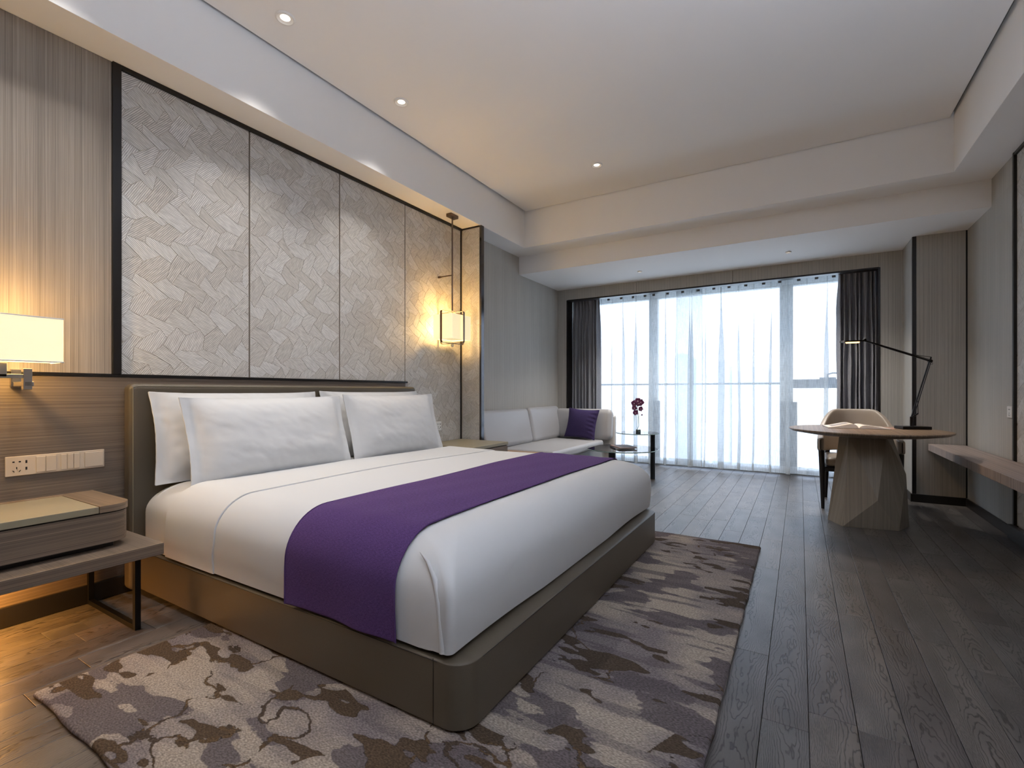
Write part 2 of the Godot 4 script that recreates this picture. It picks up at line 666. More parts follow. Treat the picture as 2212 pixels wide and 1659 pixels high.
func materials() -> void:
	var vt: ImageTexture = veneer_tex(0.42, 3)[0]
	var vt2: ImageTexture = veneer_tex(0.32, 23)[0]
	var wv := weave_tex(256, 7, 0.5)
	var him: Image = vt.get_image().duplicate()
	him.rotate_90(CLOCKWISE)
	var vth := ImageTexture.create_from_image(him)
	M.paint = mat(c8(246, 244, 242), 0.85, 0.0, 0.3)
	M.wall_veneer = veneer(c8(172, 160, 148), vt, 4.2)
	M.wall_veneer_light = veneer(c8(214, 209, 200), vt2, 4.5)
	M.wall_grey = veneer(c8(204, 200, 192), vt2, 5.0)
	M.wall_low = veneer(c8(128, 114, 102), vth, 4.4, true)
	M.wood_side = veneer(c8(140, 121, 104), vth, 2.6, true, 0.45)
	M.wood_top = veneer(c8(150, 128, 106), vth, 2.6, true, 0.4)
	M.wood_pedestal = veneer(c8(158, 146, 130), vt2, 4.0, false, 0.45)
	M.post = mat(c8(38, 44, 50), 0.3, 0.4)
	M.black_leg = mat(c8(28, 27, 30), 0.35)
	M.sofa_base_grey = mat(c8(205, 199, 192), 0.6)
	M.wood_dark = veneer(c8(140, 121, 104), vt, 3.0, false, 0.45)
	M.wood_table = veneer(c8(156, 138, 118), vt, 1.6, false, 0.4)
	M.wood_shelf = veneer(c8(188, 172, 163), vt, 1.8, false, 0.45)
	M.wood_light = veneer(c8(196, 158, 118), vt2, 2.0, false, 0.4)
	M.black_metal = mat(c8(26, 25, 26), 0.35, 0.6)
	M.black_trim = mat(c8(30, 28, 28), 0.3, 0.3)
	M.baseboard = mat(c8(30, 28, 27), 0.35)
	M.chrome = mat(c8(200, 196, 192), 0.18, 1.0)
	M.chrome_dark = mat(c8(90, 90, 94), 0.12, 1.0)
	M.bronze = mat(c8(120, 104, 92), 0.3, 1.0)
	M.recess = mat(c8(120, 118, 115), 0.9)
	var ft := floor_tex()
	for k in 5:
		var m := mat([c8(110, 104, 99), c8(102, 97, 93), c8(114, 106, 99), c8(96, 90, 87), c8(105, 101, 98)][k], 0.38, 0.0, 0.5)
		m.albedo_texture = ft[0]
		m.heightmap_enabled = true
		m.heightmap_texture = ft[1]
		m.heightmap_scale = 0.07
		M["oak%d" % k] = m
		m.metallic_specular = 0.6
	M.subfloor = mat(c8(40, 36, 33), 0.8)
	var rt := rug_tex()
	M.rug = mat(c8(228, 227, 228), 0.95, 0.0, 0.15)
	M.rug.albedo_texture = rt[0]
	M.rug.heightmap_enabled = true
	M.rug.heightmap_texture = rt[1]
	M.rug.heightmap_scale = 0.6
	var sw := straw_tex()
	for k in 4:
		var m := mat([c8(229, 226, 222), c8(223, 219, 213), c8(226, 222, 217), c8(216, 211, 204)][k], 0.5, 0.0, 0.45)
		m.albedo_texture = sw[0]
		m.uv1_scale = Vector3(4, 7.8, 1)
		m.heightmap_enabled = true
		m.heightmap_texture = sw[1]
		m.heightmap_scale = 0.05
		M["straw%d" % k] = m
	M.straw_back = mat(c8(180, 170, 158), 0.7)
	M.leather = mat(c8(88, 79, 66), 0.42, 0.0, 0.5)
	var lt := tex(256, 256, noise_bytes(256, 256, 0.12, 101, 0, 0, 3, FastNoiseLite.TYPE_CELLULAR), Image.FORMAT_L8)
	M.leather.heightmap_enabled = true
	M.leather.heightmap_texture = lt
	M.leather.heightmap_scale = 0.02
	M.leather.uv1_scale = Vector3(8, 8, 1)
	M.leather_top = M.leather.duplicate()
	M.leather_top.albedo_color = c8(150, 140, 116)
	M.sofa = M.leather.duplicate()
	M.sofa.albedo_color = c8(176, 175, 176)
	M.sofa.roughness = 0.38
	M.sofa_base = mat(c8(196, 194, 190), 0.6)
	M.chair = M.leather.duplicate()
	M.chair.albedo_color = c8(160, 148, 135)
	M.linen = mat(c8(206, 206, 206), 0.85, 0.0, 0.25)
	M.linen.heightmap_enabled = true
	M.linen.heightmap_texture = wv
	M.linen.heightmap_scale = 0.006
	M.linen.uv1_scale = Vector3(9, 9, 1)
	M.linen_edge = M.linen.duplicate()
	M.purple = mat(c8(96, 70, 122), 0.9, 0.0, 0.2)
	M.purple.albedo_texture = wv
	M.purple.uv1_scale = Vector3(5, 5, 1)
	M.purple.rim_enabled = true
	M.purple.rim = 0.5
	M.purple.rim_tint = 0.7
	M.cushion = M.purple.duplicate()
	M.cushion.albedo_color = c8(74, 62, 104)
	M.drape = mat(c8(176, 176, 182), 0.8, 0.0, 0.3)
	M.drape.albedo_texture = wv
	M.drape.uv1_scale = Vector3(8, 8, 1)
	var st := sheer_tex()
	M.sheer = mat(Color(0.88, 0.90, 0.91, 0.66), 0.9, 0.0, 0.2)
	M.sheer.transparency = BaseMaterial3D.TRANSPARENCY_ALPHA
	M.sheer.albedo_texture = st
	M.sheer.uv1_scale = Vector3(2, 1, 1)
	M.sheer.backlight_enabled = true
	M.sheer.backlight = Color(1, 1, 1)
	M.hem = M.sheer.duplicate()
	M.hem.albedo_color = Color(0.88, 0.90, 0.91, 0.8)
	M.glass = mat(Color(0.9, 0.97, 0.96, 0.06), 0.02)
	M.glass.transparency = BaseMaterial3D.TRANSPARENCY_ALPHA
	M.smoke_glass = mat(Color(0.03, 0.05, 0.06, 0.85), 0.04)
	M.smoke_glass.transparency = BaseMaterial3D.TRANSPARENCY_ALPHA
	M.glass_edge = mat(c8(150, 175, 172), 0.1)
	M.vase = mat(Color(0.85, 0.95, 0.93, 0.12), 0.03)
	M.vase.transparency = BaseMaterial3D.TRANSPARENCY_ALPHA
	M.vase_foot = mat(c8(45, 62, 66), 0.1)
	M.frame = mat(c8(206, 208, 206), 0.5)
	M.frame_grey = mat(c8(120, 124, 128), 0.5)
	M.socket = mat(c8(196, 180, 160), 0.35)
	M.socket_white = mat(c8(228, 228, 226), 0.35)
	M.dark_hole = mat(c8(18, 16, 15), 0.6)
	M.page = mat(c8(226, 224, 222), 0.7)
	M.page_grey = mat(c8(150, 148, 150), 0.6)
	M.print_dark = mat(c8(60, 58, 62), 0.4)
	M.print_warm = mat(c8(170, 140, 128), 0.5)
	M.shade = mat(c8(240, 232, 205), 0.9, 0.0, 0.2)
	M.shade.emission_enabled = true
	M.shade.emission = c8(255, 236, 180)
	M.shade.emission_energy_multiplier = 0.5
	M.bulb = mat(c8(255, 250, 240), 0.6)
	M.bulb.emission_enabled = true
	M.bulb.emission = c8(255, 244, 226)
	M.bulb.emission_energy_multiplier = 3.0
	M.lamp_glow = mat(c8(255, 220, 160), 0.6)
	M.lamp_glow.emission_enabled = true
	M.lamp_glow.emission = c8(255, 200, 130)
	M.lamp_glow.emission_energy_multiplier = 2.5
	M.bulb_white = mat(c8(235, 232, 228), 0.5)
	M.orchid = mat(c8(112, 48, 92), 0.6)
	M.orchid_core = mat(c8(190, 150, 170), 0.6)
	M.stem = mat(c8(82, 92, 66), 0.6)
	M.city = mat(c8(196, 204, 212), 0.9)  # pale tone puts the distance haze into the colour of the buildings
	M.ground = mat(c8(242, 247, 244), 0.95)  # paled to stand for haze and to bounce daylight up into the bay


# ---------------------------------------------------------------- lights
func downlight(at: Vector3, r: float, energy: float, angle: float, label: String, group: String) -> void:
	var o := thing("downlight", label, "downlight", at, 0.0, group)
	var ring := mb()
	ring.lathe([Vector2(r * 0.74, -0.001), Vector2(r * 0.76, -0.009), Vector2(r * 0.80, -0.011), Vector2(r * 0.92, -0.010), Vector2(r, -0.004), Vector2(r, 0.0)], at, 40)
	part("trim_ring", ring, M.bulb_white, o)
	var cup := mb()
	cup.lathe([Vector2(r * 0.75, -0.008), Vector2(r * 0.64, -0.003), Vector2(r * 0.5, -0.0015)], at, 32)
	part("reflector", cup, M.bulb_white, o)
	var lens := mb()
	lens.lathe([Vector2(0.0, -0.005), Vector2(r * 0.3, -0.004), Vector2(r * 0.52, -0.001)], at, 24)
	part("lens", lens, M.bulb, o)
	if energy > 0.0:
		var l := SpotLight3D.new()
		l.name = "spot_lamp"
		l.position = Vector3(0, -0.045, 0)
		l.rotation.x = -PI / 2
		l.light_energy = energy
		l.light_color = c8(255, 249, 242)
		l.spot_angle = angle
		l.spot_angle_attenuation = 1.0
		l.spot_range = 12.0
		l.spot_attenuation = 2.0
		l.light_size = 0.03 if r > 0.04 else 0.12
		l.shadow_enabled = true
		o.add_child(l)


func omni(parent: Node3D, at: Vector3, energy: float, col: Color, size: float) -> void:
	var l := OmniLight3D.new()
	l.name = "bulb_light"
	l.position = at - parent.position
	l.light_energy = energy
	l.light_color = col
	l.light_size = size
	l.omni_range = 12.0
	l.omni_attenuation = 2.0
	l.shadow_enabled = true
	parent.add_child(l)


# ---------------------------------------------------------------- the scene
func _ready() -> void:
	rng.seed = 5
	var cam := Camera3D.new()
	cam.name = "camera"
	cam.projection = Camera3D.PROJECTION_FRUSTUM
	cam.near = 0.05
	cam.far = 1000.0
	cam.size = cam.near * 1659.0 / 1036.4
	cam.frustum_offset = Vector2(0, cam.near * 16.1 / 1036.4)
	cam.position = Vector3(0, 1.03, 0)
	cam.rotation.y = deg_to_rad(30.98)
	add_child(cam)
	cam.current = true
	var env := Environment.new()
	var sky := ProceduralSkyMaterial.new()
	sky.sky_top_color = c8(194, 218, 255)
	sky.sky_horizon_color = c8(240, 247, 255)
	sky.ground_horizon_color = c8(232, 240, 244)
	sky.ground_bottom_color = c8(200, 210, 214)
	sky.sky_energy_multiplier = 1.5
	sky.ground_energy_multiplier = 1.5
	env.background_mode = Environment.BG_SKY
	env.sky = Sky.new()
	env.sky.sky_material = sky
	env.tonemap_mode = Environment.TONE_MAPPER_LINEAR
	env.tonemap_exposure = 1.37
	env.sdfgi_enabled = true
	env.ssao_enabled = true
	env.ssil_enabled = true
	# unseen sun behind the building, placed to brighten the ground and city outside
	var sun := DirectionalLight3D.new()
	sun.name = "sun"
	sun.rotation_degrees = Vector3(-52, 20, 0)
	sun.light_energy = 0.9
	sun.light_color = c8(255, 250, 240)
	sun.sky_mode = DirectionalLight3D.SKY_MODE_LIGHT_ONLY
	sun.shadow_enabled = true
	add_child(sun)
	var we := WorldEnvironment.new()
	we.name = "environment"
	we.environment = env
	add_child(we)
	materials()
	room()
	planks()
	window()
	lamps()
	bed()
	nightstands()
	sofa()
	tables()
	desk()
	right_wall()
	outside()


# ---------------------------------------------------------------- room shell
func room() -> void:
	# left wall: veneer above, woven veneer below, pattern panels over the bed and a fin by the sofa
	var wl := holder("wall_left", "headboard wall of veneer with patterned panels and a fin beside the sofa")
	part("wall_core", mb().span(Vector3(-3.25, -0.1, -7.3), Vector3(-3.0, 3.4, 3.0), 0.0), M.recess, wl)
	part("upper_veneer", mb().span(Vector3(-3.0, 1.118, -1.036), Vector3(XL, YS, 2.6), 0.002), M.wall_veneer, wl)
	part("lower_veneer", mb().span(Vector3(-3.0, 0.0, -3.135), Vector3(XL, 1.104, 2.6), 0.002), M.wall_low, wl)
	part("sofa_veneer", mb().span(Vector3(-3.0, 0.0, ZW), Vector3(XS, YS, -4.0), 0.002), M.wall_veneer_light, wl)
	part("edge_trim", mb().span(Vector3(-3.0, 1.104, -3.16), Vector3(XL + 0.006, 1.118, 2.6), 0.001), M.black_trim, wl)
	part("edge_trim", mb().span(Vector3(-3.0, 1.118, -1.072), Vector3(XL + 0.012, YS, -1.036), 0.001), M.black_trim, wl)
	part("edge_trim", mb().span(Vector3(-3.0, YS - 0.022, -3.951), Vector3(XL + 0.012, YS, -1.072), 0.001), M.black_trim, wl)
	part("edge_trim", mb().span(Vector3(-3.0, 0.0, -3.951), Vector3(XL + 0.004, YS - 0.022, -3.943), 0.001), M.black_trim, wl)
	var fin := holder("trim_1", "patterned fin with a dark metal edge between the bed wall and the sofa wall")
	part("fin", mb().span(Vector3(-2.989, 0.0, -4.0), Vector3(-2.752, YS, -3.953), 0.001), M.straw_back, fin)
	part("edge_strip", mb().span(Vector3(-2.752, 0.0, -4.0), Vector3(-2.730, YS, -3.951), 0.001), M.chrome_dark, fin)
	part("top_strip", mb().span(Vector3(XL + 0.012, YS - 0.016, -3.953), Vector3(-2.752, YS, -3.947), 0.001), M.black_trim, fin)
	straw_pieces(fin, Rect2(2.756, 0.05, 0.205, YS - 0.07), func(q: Vector2) -> Vector3: return Vector3(-q.x, q.y, -3.953), Vector3(0, 0, 0.0018), 71, 0.90)
	struct("baseboard_left", mb().span(Vector3(XL, 0.0, -1.2), Vector3(XL + 0.014, 0.09, 2.6), 0.003), M.baseboard, "black baseboard below the headboard wall")
	# straw panels
	var js := [-1.074, -1.745, -2.437, -3.136, -3.943]
	var where := ["leftmost patterned wall panel, next to the wall sconce", "second patterned wall panel from the left, above the left pillows", "third patterned wall panel from the left, above the right pillows", "patterned wall panel behind the hanging pendant lamp"]
	for k in 4:
		var low := 1.118 if k < 3 else 0.05
		straw_panel(js[k], js[k + 1] + 0.004, low, YS - 0.022, where[k], k)
	# right wall
	var wr := holder("wall_right", "right wall of pale vertical veneer")
	part("wall_core", mb().span(Vector3(XR + 0.02, -0.1, -7.3), Vector3(XR + 0.25, 3.4, 3.0), 0.0), M.recess, wr)
	part("veneer", mb().span(Vector3(XR, 0.0, -5.78), Vector3(XR + 0.02, YS, -4.68), 0.002), M.wall_grey, wr)
	part("veneer", mb().span(Vector3(XR + 0.012, 0.0, -4.66), Vector3(XR + 0.02, YS, 2.6), 0.001), M.straw_back, wr)
	part("pillar", mb().span(Vector3(0.915, 0.0, -6.26), Vector3(XR + 0.02, YB, -5.79), 0.001), M.recess, wr)
	part("pillar_panel", mb().span(Vector3(0.93, 0.0, -5.80), Vector3(1.274, YB, -5.78), 0.001), M.wall_grey, wr)
	part("pillar_side", mb().span(Vector3(0.90, 0.0, -6.26), Vector3(0.915, YB, -5.80), 0.001), M.wall_grey, wr)
	part("pillar_trim", mb().span(Vector3(0.900, 0.0, -5.80), Vector3(0.93, YB, -5.777), 0.001), M.black_trim, wr)
	part("joint_trim", mb().span(Vector3(1.274, 0.0, -5.80), Vector3(XR + 0.004, YB, -5.785), 0.0005), M.dark_hole, wr)
	part("panel_trim", mb().span(Vector3(XR - 0.012, 0.0, -4.68), Vector3(XR + 0.02, YS, -4.655), 0.001), M.black_trim, wr)
	part("panel_trim", mb().span(Vector3(XR - 0.010, YS - 0.022, -4.655), Vector3(XR + 0.02, YS, 0.2), 0.001), M.black_trim, wr)
	struct("baseboard_right", mb().span(Vector3(XR - 0.014, 0.0, -5.78), Vector3(XR, 0.075, -4.69), 0.003).span(Vector3(XR - 0.034, 0.0, -4.69), Vector3(XR, 0.10, 2.6), 0.004).span(Vector3(0.90, 0.0, -5.78), Vector3(XR - 0.0, 0.075, -5.766), 0.003).span(Vector3(0.886, 0.0, -6.26), Vector3(0.90, 0.075, -5.766), 0.003), M.baseboard, "black baseboard round the pillar and along the right wall")
	# back wall, behind the camera
	struct("wall_back", mb().span(Vector3(-3.25, -0.1, 2.6), Vector3(XR + 0.25, 3.4, 2.85), 0.0), M.wall_veneer, "veneer wall behind the camera")
	# window wall with its opening
	var ww := holder("wall_window", "grey veneer wall round the wide curtained window")
	var o0 := -2.84
	var o1 := 0.705
	var ot := 2.325
	part("side_panel", mb().span(Vector3(-3.0, 0.0, ZW - 0.03), Vector3(o0, YB, ZW), 0.001), M.wall_grey, ww)
	part("side_panel", mb().span(Vector3(o1, 0.0, ZW - 0.03), Vector3(0.91, YB, ZW), 0.001), M.wall_grey, ww)
	var hs := [o0, -1.85, -0.69, o1]
	for k in 3:
		part("head_panel", mb().span(Vector3(hs[k] + 0.001, ot, ZW - 0.03), Vector3(hs[k + 1] - 0.001, YB, ZW), 0.001), M.wall_grey, ww)
	part("wall_core", mb().span(Vector3(-3.25, 0.0, -7.2), Vector3(-2.98, YB, ZW - 0.03), 0.0).span(Vector3(0.86, 0.0, -7.2), Vector3(XR + 0.25, YB, ZW - 0.03), 0.0).span(Vector3(-3.25, 2.46, -7.2), Vector3(XR + 0.25, YB + 0.4, ZW - 0.03), 0.0), M.recess, ww)
	part("jamb", mb().span(Vector3(o0 - 0.012, 0.0, ZW - 0.16), Vector3(o0 + 0.006, ot, ZW + 0.004), 0.001), M.black_trim, ww)
	part("jamb", mb().span(Vector3(o1 - 0.006, 0.0, ZW - 0.16), Vector3(o1 + 0.012, ot, ZW + 0.004), 0.001), M.black_trim, ww)
	part("head_trim", mb().span(Vector3(o0, ot - 0.014, ZW - 0.10), Vector3(o1, ot + 0.004, ZW + 0.004), 0.001), M.black_trim, ww)
	# ceiling: raised field, coves and the window bay
	var ce := holder("ceiling", "white ceiling with a raised field and stepped edges")
	part("upper_field", mb().span(Vector3(-2.72, YC, -4.835), Vector3(0.975, YC + 0.06, 2.6), 0.001), M.paint, ce)
	part("slab", mb().span(Vector3(-3.25, YC + 0.045, -7.3), Vector3(XR + 0.25, 3.45, 2.85), 0.0), M.recess, ce)
	part("left_cove", mb().span(Vector3(-3.0, YS, -5.15), Vector3(-2.743, YC + 0.05, 2.6), 0.002), M.paint, ce)
	part("right_cove", mb().span(Vector3(1.0, YS, -5.15), Vector3(XR + 0.02, YC + 0.05, 2.6), 0.002), M.paint, ce)
	part("far_cove", mb().span(Vector3(-2.75, YS, -5.2), Vector3(1.01, YC + 0.05, -4.845), 0.002), M.paint, ce)
	part("window_bay", mb().span(Vector3(-3.0, YB, -6.3), Vector3(XR + 0.02, YS + 0.1, -5.15), 0.002), M.paint, ce)


func straw_panel(z0: float, z1: float, y0: float, y1: float, label: String, k: int) -> void:
	var at := Vector3(XL - 0.006, y0, (z0 + z1) * 0.5)
	var o := thing("wall_panel", label, "wall panel", at, 0.0, "patterned panels over the bed")
	part("backing", mb().span(Vector3(-3.0, y0, z1), Vector3(XL - 0.006, y1, z0 - 0.003), 0.001), M.straw_back, o)
	straw_pieces(o, Rect2(-z0 + 0.004, y0 + 0.002, z0 - z1 - 0.008, y1 - y0 - 0.004), func(p: Vector2) -> Vector3: return Vector3(XL - 0.006, p.y, -p.x), Vector3(0.0022, 0, 0), 40 + k, 0.90)


# slanted, uneven herringbone of straw pieces clipped to a rectangle in the plane given by to
func straw_pieces(parent: Node3D, area: Rect2, to: Callable, depth: Vector3, sd: int, size: float) -> void:
	var noise := FastNoiseLite.new()
	noise.seed = sd
	noise.frequency = 1.0
	var clip := PackedVector2Array([area.position, Vector2(area.end.x, area.position.y), area.end, Vector2(area.position.x, area.end.y)])
	var u := 0.072 * size
	# slanted axes: long pieces fall to the right, the others rise a little
	var ax := Vector2(0.98, -0.62) * u
	var ay := Vector2(0.62, 0.86) * u
	var jit := func(i: float, j: float) -> Vector2:
		var p := ax * i + ay * j
		return p + Vector2(noise.get_noise_2d(i * 7.3, j * 5.1), noise.get_noise_2d(i * 5.7 + 91.0, j * 6.9)) * u * 0.85
	var cnt := 0
	var r := RandomNumberGenerator.new()
	r.seed = sd
	for i in range(-90, 150):
		for j in range(-90, 150):
			var q := ax * i + ay * j
			if not area.grow(0.25).has_point(q + Vector2(area.position.x, 0)):
				continue
			var t := posmod(i - j, 4)
			var c: Array
			var along: Vector2
			if t == 0:
				c = [[i, j], [i + 1, j], [i + 2, j], [i + 2, j + 1], [i + 1, j + 1], [i, j + 1]]
				along = ax
			elif t == 3:
				c = [[i, j], [i + 1, j], [i + 1, j + 1], [i + 1, j + 2], [i, j + 2], [i, j + 1]]
				along = ay
			else:
				continue
			var poly := PackedVector2Array()
			var mid := Vector2.ZERO
			for e in c:
				var p: Vector2 = jit.call(float(e[0]), float(e[1])) + Vector2(area.position.x, 0)
				poly.append(p)
				mid += p / 6.0
			var inset := PackedVector2Array()
			for p in poly:
				inset.append(mid + (p - mid) * (1.0 - 0.0009 / maxf(0.01, (p - mid).length()) * 1.6))
			var cut := Geometry2D.intersect_polygons(inset, clip)
			for pc in cut:
				if pc.size() < 3 or absf(area_of(pc)) < 1.2e-4:
					continue
				var d := along.normalized().rotated(r.randf_range(-0.22, 0.22))
				var s := r.randi() % 4
				if along == ay and r.randf() < 0.45:
					s = 3
				var off := Vector2(r.randf(), r.randf())
				var piece := mb().prism(pc, to, depth, false, func(p: Vector2) -> Vector2: return Vector2(p.dot(d), p.dot(d.orthogonal())) + off)
				part("straw_piece", piece, M["straw%d" % s], parent)
				cnt += 1


func area_of(p: PackedVector2Array) -> float:
	var s := 0.0
	for k in p.size():
		s += p[k].cross(p[(k + 1) % p.size()])
	return s * 0.5


func planks() -> void:
	var fl := holder("floor", "dark grey oak plank floor")
	part("subfloor", mb().span(Vector3(-3.25, -0.25, -7.3), Vector3(XR + 0.25, -0.012, 2.85), 0.0), M.subfloor, fl)
	var pw := 0.1273
	var r := RandomNumberGenerator.new()
	r.seed = 21
	var far := -6.98
	var near := -0.30
	var x := -0.104 - pw * 23.0
	var back := mb()
	while x < XR:
		var x0 := maxf(x, XL) + 0.0005
		var x1 := minf(x + pw, XR) - 0.0005
		var z := far - r.randf() * 0.8
		while z < near:
			var ln: float = [0.62, 0.78, 0.91, 1.05, 1.2][r.randi() % 5]
			var z0 := maxf(z, far) + 0.0005
			var z1 := minf(z + ln, near) - 0.0005
			z += ln
			var strip := r.randi() % 8
			var tone := r.randi() % 5
			if z1 - z0 < 0.03:
				continue
			if x0 > -2.19 and x1 < -0.24 and z0 > -3.50 and z1 < -0.58:
				continue   # out of sight under the rug
			var p := mb().span(Vector3(x0, -0.012, z0), Vector3(x1, 0.0, z1), 0.0014)
			var v0 := r.randf() * 0.3
			for q in p.uv.size():
				p.uv[q] = Vector2((strip + 0.04 + 0.92 * (p.v[q].x - x) / pw) / 8.0, v0 + (p.v[q].z - z0) / 1.24)
			part("plank", p, M["oak%d" % tone], fl)
		back.span(Vector3(x0, -0.012, near), Vector3(x1, 0.0, 2.6), 0.001)
		x += pw
	part("plank_field", back, M.oak0, fl).set_meta("kind", "stuff")


# ---------------------------------------------------------------- window, curtains
func window() -> void:
	var w := holder("window_1", "floor to ceiling window with white frames behind the sheers")
	var z := -6.95
	var t := 0.07
	# frame members
	for s in [[-2.98, -2.90], [-1.86, -1.74], [-0.22, -0.075], [0.78, 0.86]]:
		part("mullion", mb().span(Vector3(s[0], 0.0, z - t), Vector3(s[1], 2.46, z + 0.03), 0.004), M.frame, w)
	part("head_frame", mb().span(Vector3(-2.9, 2.35, z - t), Vector3(0.78, 2.46, z + 0.03), 0.004), M.frame, w)
	part("sill_frame", mb().span(Vector3(-2.9, 0.0, z - t), Vector3(0.78, 0.05, z + 0.04), 0.004), M.frame, w)
	part("transom", mb().span(Vector3(-0.075, 1.07, z - t), Vector3(0.78, 1.18, z + 0.03), 0.004), M.frame_grey, w)
	for s in [[-2.9, -1.86], [-1.74, -0.22]]:
		part("rail", mb().span(Vector3(s[0], 1.12, z - 0.06), Vector3(s[1], 1.145, z - 0.03), 0.003), M.frame_grey, w)
	for s in [[-1.86, -1.70], [-0.215, -0.03]]:
		part("guard_post", mb().span(Vector3(s[0], 0.05, z + 0.03), Vector3(s[1], 0.90, z + 0.07), 0.004), M.frame_grey, w)
	for s in [[-2.9, -1.86, 0.05, 2.35], [-1.74, -0.22, 0.05, 2.35], [-0.075, 0.78, 1.18, 2.35], [-0.075, 0.78, 0.05, 1.07]]:
		part("pane", mb().span(Vector3(s[0], s[2], z - 0.028), Vector3(s[1], s[3], z - 0.022), 0.0), M.glass, w)
	var hd := mb()
	hd.span(Vector3(0.20, 1.18, z + 0.03), Vector3(0.37, 1.20, z + 0.06), 0.004)
	hd.tube([Vector3(0.28, 1.19, z + 0.05), Vector3(0.285, 1.235, z + 0.07), Vector3(0.33, 1.25, z + 0.08), Vector3(0.46, 1.245, z + 0.08)], 0.009, 8)
	part("handle", hd, M.frame_grey, w)
	# curtain rails
	var tr := thing("curtain_rail", "dark double curtain rail along the head of the window", "curtain rail", Vector3(-1.07, 2.30, -6.55))
	part("drape_track", mb().span(Vector3(-2.85, 2.385, -6.50), Vector3(0.75, 2.41, -6.47), 0.002), M.black_metal, tr)
	part("sheer_track", mb().span(Vector3(-2.85, 2.395, -6.735), Vector3(0.75, 2.42, -6.705), 0.002), M.frame, tr)
	for bx in [-2.0, -0.2]:
		part("bracket", mb().span(Vector3(bx, 2.412, -6.74), Vector3(bx + 0.03, 2.46, -6.46), 0.002), M.black_metal, tr)
	sheer(-2.66, -1.09, -6.715, 9, 5, "left sheer white curtain, behind the glass side table")
	sheer(-1.43, 0.45, -6.70, 10, 8, "right sheer white curtain, between the side table and the desk")
	drape(-2.845, -2.44, -6.47, 8, 2, "dark grey drape at the left of the window, behind the sofa")
	drape(0.37, 0.735, -6.47, 8, 3, "dark grey drape at the right of the window, behind the desk chair")


func drape(x0: float, x1: float, z: float, folds: int, sd: int, label: String) -> void:
	var at := Vector3((x0 + x1) * 0.5, 0.02, z)
	var o := thing("drape", label, "curtain", at, 0.0, "dark drapes at the window")
	var noise := FastNoiseLite.new()
	noise.seed = sd
	noise.frequency = 1.0
	var fn := func(a: float, b: float) -> Vector3:
		var y := lerpf(0.02, 2.385, b)
		var ph := TAU * folds * a + noise.get_noise_1d(a * 3.0 + 9.0) * 3.0
		var top := smoothstep(0.80, 1.0, b)
		var amp := lerpf(0.055, 0.02, top) * (0.65 + 0.5 * noise.get_noise_1d(a * 9.0 + sd * 7.0) + 0.35)
		var sway := noise.get_noise_2d(a * 4.0, b * 1.6) * 0.025 * (1.0 - top)
		var bell := (a - 0.5) * 0.02 * sin(b * PI)
		var x := lerpf(x0, x1, a) + 0.012 * sin(ph * 2.0) * (1.0 - top) + bell
		return Vector3(x + sway * 0.5, y, z + amp * sin(ph) + sway)
	part("cloth", mb().grid(fn, folds * 20, 40, Vector2(1.2, 2.4)), M.drape, o)
	var hem := func(a: float, b: float) -> Vector3:
		return fn.call(a, lerpf(0.955, 1.0, b)) + Vector3(0, 0, 0.004)
	part("header_tape", mb().grid(hem, folds * 20, 2, Vector2(1.2, 0.1)), M.drape, o)
	for k in folds:
		var p: Vector3 = fn.call((k + 0.5) / folds, 0.99)
		part("hook", mb().tube([Vector3(p.x, 2.35, p.z - 0.006), Vector3(p.x, 2.384, p.z - 0.006)], 0.003, 6), M.black_metal, o)


func sheer(x0: float, x1: float, z: float, folds: int, sd: int, label: String) -> void:
	var at := Vector3((x0 + x1) * 0.5, 0.03, z)
	var o := thing("sheer_curtain", label, "curtain", at, 0.0, "sheer curtains at the window")
	var noise := FastNoiseLite.new()
	noise.seed = sd * 13
	noise.frequency = 1.0
	var fn := func(a: float, b: float) -> Vector3:
		var ph := TAU * folds * a + noise.get_noise_1d(a * 2.2) * 2.5
		var bot := 1.0 - b
		var k := clampf(0.80 + 1.1 * noise.get_noise_1d(a * 4.5 + 40.0), 0.3, 1.35)
		var amp := lerpf(0.045, 0.010, smoothstep(0.0, 1.0, b)) * k
		var pin := smoothstep(0.55, 1.0, b)
		var wv := noise.get_noise_2d(a * 5.0, b * 1.1 + sd) * 0.03
		# cloth that turns back on itself at the pleats
		var over := (x1 - x0) / (TAU * folds) * lerpf(2.4, 1.15, pin) * k
		var x := lerpf(x0, x1, a) - over * sin(ph) + wv * bot
		var pinch := pin * 0.012 * pow(maxf(0.0, cos(ph)), 8.0)
		var y := lerpf(0.035 + 0.012 * noise.get_noise_1d(a * 6.0 + 3.0), 2.39, b)
		return Vector3(x, y, z + amp * cos(ph) + wv * 1.5 * bot + pinch)
	part("cloth", mb().grid(fn, folds * 28, 48, Vector2((x1 - x0) * 1.5, 2.4)), M.sheer, o)
	var hem := func(a: float, b: float) -> Vector3:
		return fn.call(a, b * 0.036) + Vector3(0, 0, 0.003)
	part("hem", mb().grid(hem, folds * 28, 2, Vector2((x1 - x0) * 1.5, 0.08)), M.hem, o)
	var head := func(a: float, b: float) -> Vector3:
		return fn.call(a, 0.972 + b * 0.028) + Vector3(0, 0, 0.003)
	part("header_tape", mb().grid(head, folds * 28, 2, Vector2((x1 - x0) * 1.5, 0.06)), M.hem, o)
	for k in folds:
		var p: Vector3 = fn.call((k + 0.5) / folds, 0.985)
		part("hook", mb().span(Vector3(p.x - 0.018, 2.352, z + 0.006), Vector3(p.x + 0.018, 2.40, z + 0.012), 0.002), M.frame_grey, o)


